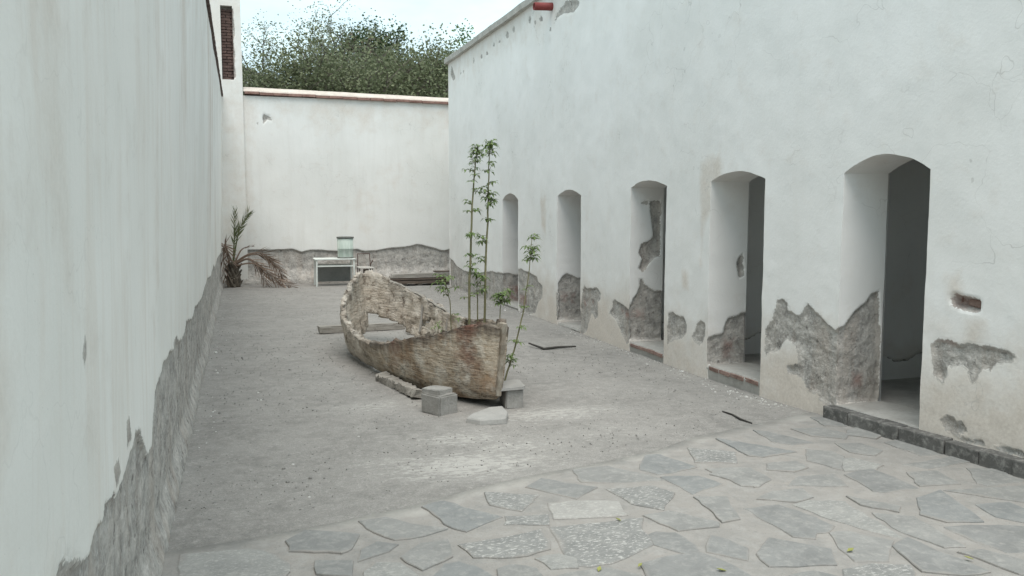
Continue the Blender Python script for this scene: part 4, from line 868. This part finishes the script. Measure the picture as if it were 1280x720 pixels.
pB = up_path([(604, 425), (607, 340), (610, 265), (611, 215), (612, 180)], SY + .05); bB = (pB[0][0], pB[0][1], .1); pB[0] = np.array(bB)
sapling(bB, pB, .012, [(.03, 3, .06, .06), (.10, 2, .06, .06), (.22, 2, .05, .06), (.33, 3, .06, .07), (.40, 4, .07, .07), (.48, 3, .05, .07), (.56, 5, .05, .075), (.60, 5, .05, .075), (.66, 4, .05, .07), (.70, 3, .06, .07), (.79, 3, .06, .065), (.86, 2, .04, .06), (.93, 3, .04, .065), (.965, 4, .05, .07), (1, 5, .05, .075)], 'tallest thin sapling in the boat with a bushy leaf tuft at mid height', 12)
pC = up_path([(596, 425), (597, 380), (596, 345)], SY + .1); bC = (pC[0][0], pC[0][1], .1); pC[0] = np.array(bC)
sapling(bC, pC, .009, [(.72, 3, .05, .07), (.88, 4, .07, .08), (1, 6, .06, .08)], 'short slim sapling between the two tall stems in the boat', 13)
pD = up_path([(566, 425), (563, 380), (557, 352)], SY + .25); bD = (pD[0][0], pD[0][1], .1); pD[0] = np.array(bD)
sapling(bD, pD, .007, [(.45, 2, .12, .06), (.7, 3, .12, .07), (.9, 5, .1, .08), (1, 5, .09, .08)], 'small spreading sapling with drooping leaves over the far side of the boat', 14)
pE = up_path([(622, 425), (625, 390), (627, 370)], SY - .1); bE = (pE[0][0], pE[0][1], .1); pE[0] = np.array(bE)
sapling(bE, pE, .007, [(.75, 4, .05, .07), (.9, 6, .06, .08), (1, 7, .06, .08)], 'short sapling with one dense leaf head near the bow', 15)
pF = up_path([(629, 482), (645, 430), (655, 385), (661, 340), (665, 298)], 6.9, 7.0); bF = (pF[0][0] - .02, pF[0][1], 0.0); pF.insert(0, np.array(bF))
sapling(bF, pF, .010, [(.22, 4, .05, .055), (.30, 4, .05, .06), (.36, 4, .05, .06), (.42, 3, .05, .06), (.5, 2, .04, .055), (.60, 2, .04, .05), (.72, 2, .04, .05), (.88, 4, .05, .07), (.92, 4, .05, .07), (.96, 5, .05, .075), (1, 5, .045, .07)], 'leaning sapling growing from the floor beside the stem of the boat', 16)
# low weed under the bow
wr = tag(empty('weed', (on_z(605, 500)[0], on_z(605, 500)[1] + .15, 0)), 'small dark weed growing in the shade under the bow', 'plant'); lf = MB(); rr = random.Random(5)
for _ in range(26):
    az, r_ = rr.uniform(0, 6.28), rr.uniform(.02, .17); leaf_cluster(lf, Vector((math.cos(az) * r_, math.sin(az) * r_ * .6, rr.uniform(.02, .12))), .05, rr, 5)
lf.build('foliage', M['leaf'], wr); mb = MB(); mb.tube([(0, 0, 0), (.01, .02, .12)], [.012, .006], 6); mb.build('stem', M['stem'], wr)
wr = tag(empty('weed', (on_z(548, 424, .3)[0], on_z(548, 424, .3)[1], .28)), 'small green weed sprouting on the near rim of the boat', 'plant'); lf = MB()
for _ in range(7): leaf_cluster(lf, Vector((rr.uniform(-.05, .05), rr.uniform(-.03, .03), rr.uniform(.1, .2))), .05, rr, 5)
lf.build('foliage', M['leaf'], wr); mb = MB(); mb.tube([(0, .03, 0), (0, 0, .16)], [.006, .003], 5); mb.build('stem', M['stem'], wr)

# ================================================================== young palm in the corner
palm = tag(empty('palm', (*on_z(292, 356)[:2], 0)), 'young palm with a fibrous stump, upright green fronds and drooping dead ones', 'palm'); palm.location.y = 18.75; palm.location.x = on_y(292, 350, 18.75)[0]; pr = random.Random(31)
V_, F_ = [], []; nn = 18
for i in range(12):
    q = i / 11; r_ = .145 * (1 - .35 * q) * (1 if i else .85)
    for k in range(nn): a = 6.283 * k / nn + i * .17; rr_ = r_ * (1 + .16 * ((k + i) % 3 - 1)); V_.append((rr_ * math.cos(a), rr_ * math.sin(a), .52 * q))
for i in range(11):
    for k in range(nn): F_.append((i * nn + k, i * nn + (k + 1) % nn, i * nn + nn + (k + 1) % nn, i * nn + nn + k))
F_.append(tuple(range(11 * nn, 12 * nn))); link('trunk', np_mesh('trunk', V_, F_), palm, M['fibre'])
for k in range(16):                                           # cut leaf bases
    a = k * 2.4; z0 = .05 + .45 * k / 16; mb = MB(); d = Vector((math.cos(a), math.sin(a), .9)); mb.tube([Vector((d.x * .11, d.y * .11, z0)), Vector((d.x * .18, d.y * .18, z0 + .1))], [.03, .016], 5); mb.build('leaf_base', M['fibre'], palm)
def frond(pts_, mat, nl, ll, w, fold, seed, start=.3):
    rr = random.Random(seed); P_ = [Vector(q) for q in pts_]; mb = MB(); fine = []
    for i in range(len(P_) - 1):
        p0, p1, p2, p3 = P_[max(i - 1, 0)], P_[i], P_[i + 1], P_[min(i + 2, len(P_) - 1)]
        for k in range(8): s_ = k / 8; fine.append(.5 * ((2 * p1) + (p2 - p0) * s_ + (2 * p0 - 5 * p1 + 4 * p2 - p3) * s_ * s_ + (3 * p1 - p0 - 3 * p2 + p3) * s_ ** 3))
    fine.append(P_[-1]); n = len(fine); mb.tube(fine, [max(.004, .022 * (1 - i / n)) for i in range(n)], 5)
    for k in range(nl):
        q = start + (1 - start) * k / nl; i = min(n - 2, int(q * (n - 1))); tdir = (fine[i + 1] - fine[i]).normalized(); sd_ = tdir.cross(Vector((.2, 1, .1))).normalized()
        for sg in (-1, 1):
            L_ = ll * (1 - .5 * abs(q - .6)) * rr.uniform(.75, 1.1); d = (tdir * fold + sd_ * sg * (1 - fold * .7) + Vector((rr.uniform(-.2, .2), rr.uniform(-.35, .35), rr.uniform(-.2, .1)))).normalized(); e = fine[i] + d * L_; m_ = fine[i] + d * L_ * .5; ww = d.cross(Vector((rr.uniform(-1, 1), rr.uniform(-1, 1), .3))).normalized() * w
            mb.add([fine[i] - ww * .5, fine[i] + ww * .5, m_ + ww, e, m_ - ww], [(0, 1, 2, 4), (4, 2, 3)])
    return mb.build('frond', mat, palm)
frond([(0, 0, .5), (.08, .02, .95), (.16, .03, 1.25), (.34, .02, 1.58)], M['frondg'], 26, .26, .010, .93, 1, .4)
frond([(0, 0, .5), (.03, .05, .9), (.06, .08, 1.3), (.07, .1, 1.62)], M['frondg'], 22, .22, .010, .96, 2, .35)
frond([(.02, 0, .5), (.16, .02, .78), (.3, .0, .86), (.42, 0, .88)], M['frondb'], 6, .08, .006, .9, 3, .5)
frond([(0, 0, .5), (-.1, -.05, .75), (-.16, -.1, .92), (-.10, -.12, .8), (-.05, -.12, .5)], M['frondb'], 16, .30, .012, .7, 4, .35)
frond([(-.05, 0, .45), (-.17, -.04, .85), (-.19, -.08, .6), (-.16, -.1, .05)], M['frondb'], 14, .28, .012, .8, 5, .4)
for k, pts_ in enumerate([[(0, 0, .5), (.35, -.1, .72), (.7, -.15, .66), (.98, -.15, .12)], [(0, -.05, .48), (.3, -.2, .62), (.6, -.3, .42), (.9, -.35, .06)], [(0, -.05, .45), (.3, -.1, .6), (.55, -.2, .35), (.68, -.25, .04)], [(0, 0, .5), (.4, .0, .70), (.8, -.1, .55), (1.02, -.1, .2)], [(0, -.05, .45), (.4, -.25, .52), (.75, -.4, .28), (1.15, -.5, .03)]]):
    frond(pts_, M['frondb'], 20, .34, .009, .86, 10 + k, .45)

# ================================================================== old table, green water drum, rusty chair, plank pile against the back wall
TY = 18.35
tl, tr_ = on_z(395, 357)[0], None
TX0, TX1 = on_y(395, 325, TY)[0], on_y(443, 325, TY)[0]; TH = on_y(418, 323.5, TY)[2]
table = tag(empty('table', ((TX0 + TX1) / 2, TY + .25, 0)), 'old white metal table with a grey panel under its top', 'table'); W2, D2 = (TX1 - TX0) / 2, .26
mb = MB(); mb.box((0, 0, TH - .012), (2 * W2 + .06, 2 * D2 + .05, .024)); mb.build('table_top', M['metalw'], table, False, .005)
for sx in (-1, 1):
    for sy in (-1, 1): mb = MB(); mb.box((sx * (W2 - .01), sy * (D2 - .01), (TH - .026) / 2), (.034, .034, TH - .026), Matrix.Rotation(-sx * .015, 3, 'Y')); mb.build('leg', M['metalw'], table, False, .004)
for sy in (-1, 1): mb = MB(); mb.box((0, sy * (D2 - .005), TH * .74), (2 * W2 - .06, .02, .03)); mb.build('rail', M['metalw'], table)
mb = MB(); mb.box((0, D2 - .05, TH * .42), (2 * W2 - .07, .012, TH * .60)); mb.build('back_panel', M['metalg'], table)
t = NT('drum_green'); p = t.pos(); a = t.noise(t.pos((9, 9, .8)), 3, 5, .6); b = t.noise(p, 9, 5, .6)
col = t.mix(t.rng(a, .35, .66), (.38, .45, .40), (.52, .58, .53)); col = t.mix(t.math('MULTIPLY', t.rng(b, .55, .7), .35), col, (.62, .66, .62))
M['drum'] = t.out(col, .75, t.bump(b, .15, .01)); M['drumrim'] = simple('drum_rim', (.11, .115, .105), (.19, .195, .18), 10, .7, .2)
DX = on_y(432, 320, TY + .2)[0]; DR = (on_y(442.5, 310, TY + .2)[0] - on_y(422, 310, TY + .2)[0]) / 2; DH = on_y(432, 296, TY + .2)[2] - TH
drum = tag(empty('water_drum', (DX, TY + .22, TH)), 'pale green cylindrical drum with a dark rim standing on the white table', 'drum')
mb = MB(); mb.lathe([(0, .004), (DR * .93, .004), (DR * .95, .02), (DR * .955, DH * .42), (DR * .985, DH * .43), (DR * .985, DH * .455), (DR * .965, DH * .465), (DR * .985, DH - .02), (DR * .93, DH - .02), (DR * .90, .05), (0, .05)], n=32); mb.build('body', M['drum'], drum, True)
mb = MB(); mb.lathe([(DR * .995, DH - .03), (DR * 1.05, DH - .03), (DR * 1.06, DH), (DR * .94, DH + .004), (DR * .93, DH - .025)], n=32); mb.build('rim', M['drumrim'], drum, True)
mb = MB(); mb.lathe([(DR * .95, .0), (DR * 1.0, .0), (DR * 1.0, .025), (DR * .94, .027)], n=32); mb.build('base_ring', M['drumrim'], drum, True)
CY = 18.2; cx0, cx1 = on_y(448, 325, CY)[0], on_y(464, 325, CY)[0]; cz1, cz0 = on_y(455, 317.5, CY)[2], on_y(455, 333, CY)[2]
chair = tag(empty('metal_chair', ((cx0 + cx1) / 2, CY, 0)), 'broken rusty metal chair frame beside the white table', 'chair'); cw = (cx1 - cx0) / 2
mb = MB(); mb.tube([(-cw, .15, .0), (-cw, .13, cz0), (-cw + .01, .17, cz1), (cw - .01, .17, cz1), (cw, .13, cz0), (cw, .15, 0)], .013, 6); mb.build('back_frame', M['rust'], chair)
mb = MB(); mb.box((0, -.04, cz0 - .02), (2 * cw + .06, .36, .022), Matrix.Rotation(.03, 3, 'Y')); mb.build('seat', M['coping'], chair, False, .004)
for sx in (-1, 1): mb = MB(); mb.tube([(sx * cw, -.2, 0), (sx * cw, -.17, cz0 - .03)], .013, 6); mb.build('leg', M['rust'], chair)
mb = MB(); mb.tube([(cw, .13, cz0 + .02), (cw + .03, .0, cz0 + .13), (cw + .02, -.1, cz0 + .11)], .011, 6); mb.build('armrest', M['rust'], chair)
mb = MB(); mb.box((cw * .25, .1, cz0 * .45), (.12, .03, cz0 * .8)); mb.build('leg', M['wooddk'], chair)
PY = 18.1; pg = 'boards in the pile by the end wall'
def board(x0p, x1p, z, w, th, dy, mat, label, seed, tilt=0.0):
    a = on_y(x0p, 345, PY + dy); b = on_y(x1p, 345, PY + dy)
    return tag(rough_plank('board', (a[0], PY + dy, z), (b[0], PY + dy + .04, z + tilt), w, th, M[mat], None, seed, 10), label, 'board', pg)
board(465, 575, .075, .20, .05, -.10, 'wooddk', 'lowest dark board at the front of the plank pile', 41)
board(476, 580, .075, .22, .06, .14, 'wooddk', 'lowest dark board at the back of the plank pile, on the floor', 42)
board(480, 585, .14, .16, .035, -.02, 'wooddk', 'dark board in the middle of the plank pile', 43, .01)
board(487, 580, .19, .18, .03, .02, 'woodx', 'pale grey board second from the top of the plank pile', 44, .015)
board(489, 566, .235, .15, .03, .06, 'woodx', 'pale grey board lying on top of the plank pile', 45, .01)
board(543, 590, .285, .14, .025, .12, 'wooddk', 'short dark board across the far end of the plank pile', 46, .0)
for k, (x_, y_) in enumerate([(483, 347), (506, 349), (545, 350)]):
    q = on_z(x_, y_); o = block('wood_block', (q[0], PY + .02, 0), (.1, .3, .048), 0, ['short wood block under the near end of the plank pile', 'short wood block under the middle of the plank pile', 'short wood block under the far end of the plank pile'][k], 'woodx', .003, seed=60 + k)
# loose pebbles, crumbs of plaster and leaf litter on the floor
def scatter(name, n, size, mat, seed, area, label, flat=.5, z0=.006):
    rr = random.Random(seed); mb = MB()
    for _ in range(n):
        x_, y_ = area(rr); s_ = size * rr.uniform(.4, 1.3) * (2.0 if rr.random() < .05 else 1); a = rr.uniform(0, 3.14); V_ = []
        for k in range(5): an = a + 6.283 * k / 5; r_ = s_ * rr.uniform(.6, 1.1); V_.append((x_ + r_ * math.cos(an), y_ + r_ * math.sin(an), z0 - .004))
        for k in range(5): an = a + 6.283 * k / 5; V_.append((x_ + (V_[k][0] - x_) * .7, y_ + (V_[k][1] - y_) * .7, z0 + s_ * flat * rr.uniform(.6, 1.2)))
        mb.add(V_, [(k, (k + 1) % 5, 5 + (k + 1) % 5, 5 + k) for k in range(5)] + [(5, 6, 7, 8, 9)])
    o = mb.build(name, mat); return tag(o, label, kind='stuff')
M['pebble'] = simple('pebbles', (.14, .135, .125), (.34, .33, .31), 20, .9, .2); M['flake'] = simple('plaster_flakes', (.50, .49, .46), (.66, .65, .62), 12, .9, .2); M['litter'] = simple('leaf_litter', (.22, .24, .06), (.34, .33, .12), 9, .8, .1)
def a_yard(rr):
    while True:
        x_, y_ = rr.uniform(-.35, 4.3), 4.3 + 14 * rr.random() ** 1.6
        if y_ > 4.45 + .27 * max(0, x_) + .05: return x_, y_
scatter('pebbles', 3200, .0065, M['pebble'], 71, a_yard, 'small pebbles and grit scattered over the yard floor')
def a_foot(rr): y_ = 5.9 + 11.5 * rr.random() ** 1.5; return ((XW + float(bend(y_)) - .03 - abs(rr.gauss(0, .12))) if rr.random() < .85 and y_ > 5.8 else (-.36 + abs(rr.gauss(0, .12)))), y_
scatter('plaster_crumbs', 240, .010, M['flake'], 72, a_foot, 'crumbs of fallen plaster along the foot of the walls', .4)
def a_flk(rr): c = rr.choice([(.12, 4.95), (.6, 6.3), (.05, 7.6), (1.5, 6.0), (2.4, 6.2), (.3, 5.6)]); return c[0] + rr.gauss(0, .12), c[1] + rr.gauss(0, .14)
scatter('plaster_crumbs', 10, .012, M['flake'], 73, a_flk, 'thin pale flakes of plaster lying on the open yard floor', .25)
for k, (x_, y_) in enumerate([(749, 712), (800, 707), (1063, 688), (902, 713), (773, 650), (1211, 698)]):
    q = on_z(x_, y_, .03); mb = MB(); lf_ = rnd.uniform(.016, .024); a = rnd.uniform(0, 3); mb.add([(-lf_, 0, 0), (0, -lf_ * .5, .004), (lf_, 0, .008), (0, lf_ * .5, .006)], [(0, 1, 2, 3)]); mb.add([(-lf_, 0, -.002), (0, -lf_ * .5, .002), (lf_, 0, .006), (0, lf_ * .5, .004)], [(3, 2, 1, 0)])
    o = mb.build('fallen_leaf', M['litter']); o.location = (q[0], q[1], .031); o.rotation_euler = (0, 0, a); tag(o, 'small yellow-green leaf fallen on the flagstones', 'leaf', 'fallen leaves on the paving')

# ================================================================== beyond the end wall: trees and a small house
def tree(name, base, height, spread, leafm, label, seed, nleaf, leaf=.09, limbs=6, lean=(0, 0), trunk_r=.13, fork=.28, sparse=0.0, group='trees beyond the end wall', droop=.0, aspect=.35):
    rr = random.Random(seed); root = tag(empty(name, base), label, 'tree', group); wood, lf = MB(), MB(); tips = []
    top = Vector((lean[0], lean[1], height * fork)); mb = MB(); mb.tube([(0, 0, -.1), (lean[0] * .4, lean[1] * .4, height * fork * .5), top], [trunk_r * 1.3, trunk_r, trunk_r * .8], 8); mb.build('trunk', M['bark'], root, True)
    def grow(p, d, L_, r_, lv):
        n = 4; pts_ = [p]; q = Vector(p); dd = Vector(d)
        for i in range(n):
            dd = (dd + Vector((rr.uniform(-.28, .28), rr.uniform(-.28, .28), rr.uniform(-.16, .2) - droop * .12 * lv))).normalized(); q = q + dd * L_ / n; pts_.append(q.copy())
        wood.tube(pts_, [max(.004, r_ * (1 - .5 * i / n)) for i in range(n + 1)], 5 if lv < 2 else 3, False)
        if lv >= 3: tips.extend(pts_[1:]); return
        for k in range(rr.randint(3, 4) if lv < 2 else 3):
            i = rr.randint(2, n); az = rr.uniform(0, 6.283); nd = (dd + Vector((math.cos(az), math.sin(az), rr.uniform(-.3, .5))) * rr.uniform(.55, 1.0)).normalized(); grow(pts_[i], nd, L_ * rr.uniform(.52, .74), r_ * .55, lv + 1)
    for k in range(limbs):
        az = 6.283 * k / limbs + rr.uniform(-.4, .4); el = rr.uniform(.55, 1.25); grow(top, Vector((math.cos(az) * math.cos(el) * spread, math.sin(az) * math.cos(el) * spread, math.sin(el))).normalized(), height * (1 - fork) * rr.uniform(.42, .6), trunk_r * .55, 0)
    zmax = max(q.z for q in tips); k_ = (height - 0) / zmax
    for _ in range(nleaf):
        q = rr.choice(tips); g_ = .17 + sparse; c = q + Vector((rr.gauss(0, g_), rr.gauss(0, g_), rr.gauss(0, g_)))
        L_ = leaf * rr.uniform(.6, 1.3); d = Vector((rr.gauss(0, 1), rr.gauss(0, 1), rr.gauss(0, .6))).normalized(); s_ = d.cross(Vector((rr.gauss(0, 1), rr.gauss(0, 1), rr.gauss(0, 1)))).normalized() * L_ * aspect
        lf.add([c - d * L_ * .5, c + s_, c + d * L_ * .5, c - s_], [(0, 1, 2, 3)])
    root.scale = (k_, k_, k_)
    cr = wood.build('limbs', M['bark'], root, True); f_ = lf.build('crown', leafm, root)
    for o in (cr, f_): o.scale = (1, 1, 1)
    return root
def tpos(x_, Y): q = on_y(x_, 262, Y); return (float(q[0]), Y, 0)
def th(y_, Y): return float(on_y(430, y_, Y)[2])
tree('mesquite_tree', tpos(350, 25), th(48, 25), 1.3, M['mesq'], 'sparse feathery mesquite with arching twigs next to the tall white corner', 1, 7000, .075, 6, aspect=.22, sparse=.05, droop=.5)
tree('mesquite_tree', tpos(398, 26.5), th(30, 26.5), 1.2, M['mesq'], 'airy pale green mesquite with open crown, between the sparse mesquite and the dark tree', 2, 19000, .075, 9, aspect=.26, sparse=.05)
tree('mesquite_tree', tpos(432, 27.5), th(22, 27.5), 1.1, M['mesq'], 'taller airy mesquite with thin twigs reaching above the dark tree', 3, 20000, .075, 9, aspect=.26, sparse=.05)
tree('dark_tree', tpos(466, 31), th(32, 31), .7, M['deep'], 'dense dark green round tree behind the mesquites', 4, 24000, .10, 10, aspect=.38, fork=.45, sparse=.01)
BUSH = [(362, 23.6, 84, 'low olive bush over the end wall beneath the sparse mesquite'), (395, 24.6, 74, 'olive bush over the end wall under the airy mesquite'), (425, 23.6, 80, 'low olive green bush just over the end wall below the taller airy mesquite'), (455, 25, 68, 'olive bush over the end wall just in front of the dark tree'), (485, 24, 62, 'broad olive green bush over the end wall, next to the one before the dark tree'), (512, 25.2, 52, 'olive bush under the brownish seed-laden tree top'), (540, 24.2, 54, 'broad olive bush beside the end of the long building'), (566, 25.5, 50, 'olive bush partly hidden by the end of the long building')]
for k, (x_, Y_, y_, lab) in enumerate(BUSH): tree('olive_bush', tpos(x_, Y_), th(y_, Y_), 1.25, M['olive'], lab, 30 + k, 22000, .085, 10, fork=.3, aspect=.34, sparse=.06)
tree('reddish_tree', tpos(516, 27), th(26, 26.2), 1.0, M['reddish'], 'brownish seed-laden tree top rising behind the olive bushes', 8, 13000, .08, 8, aspect=.3)
tree('reddish_tree', tpos(543, 28), th(24, 26.6), .8, M['reddish'], 'thin reddish twiggy tree top next to the bright green tree', 18, 4000, .09, 6, aspect=.3)
tree('green_tree', tpos(572, 30), th(22, 28), .7, M['bright'], 'bright green leafy tree behind the corner of the long building', 9, 14000, .11, 9, aspect=.4, fork=.45)
HY = 46.0; hx0, hx1 = on_y(304, 95, HY)[0], on_y(340, 95, HY)[0]; hz = float(on_y(310, 92, HY)[2])
house = tag(empty('house', (float(hx0 + hx1) / 2, HY, 0)), 'distant small white house with a dark sloping roof beyond the trees', 'house'); hw_ = float(hx1 - hx0) / 2 + .4
wl_ = simple('house_wall', (.66, .67, .64), (.74, .75, .72), 2, .9, .1)
mb = MB(); V_ = [(-hw_, -2, 0), (hw_, -2, 0), (hw_, -2, hz - .9), (-hw_, -2, hz), (-hw_, 2, 0), (hw_, 2, 0), (hw_, 2, hz - .9), (-hw_, 2, hz)]; mb.add(V_, [(0, 1, 2, 3), (5, 4, 7, 6), (4, 0, 3, 7), (1, 5, 6, 2)]); mb.build('wall', wl_, house)
mb = MB(); mb.add([(-hw_ - .3, -2.4, hz + .03), (hw_ + .4, -2.4, hz - .97), (hw_ + .4, 2.4, hz - .97), (-hw_ - .3, 2.4, hz + .03), (-hw_ - .3, -2.4, hz + .19), (hw_ + .4, -2.4, hz - .81), (hw_ + .4, 2.4, hz - .81), (-hw_ - .3, 2.4, hz + .19)], [(3, 2, 1, 0), (4, 5, 6, 7), (0, 1, 5, 4), (1, 2, 6, 5), (2, 3, 7, 6), (3, 0, 4, 7)]); mb.build('roof', M['black'], house)
M['glass'] = simple('dark_window', (.03, .035, .035), (.06, .065, .065), 3, .2, 0)
for x_ in (-.1, .75): mb = MB(); mb.box((x_, -2.01, hz - 1.1), (.45, .06, .8)); mb.build('window', M['glass'], house)
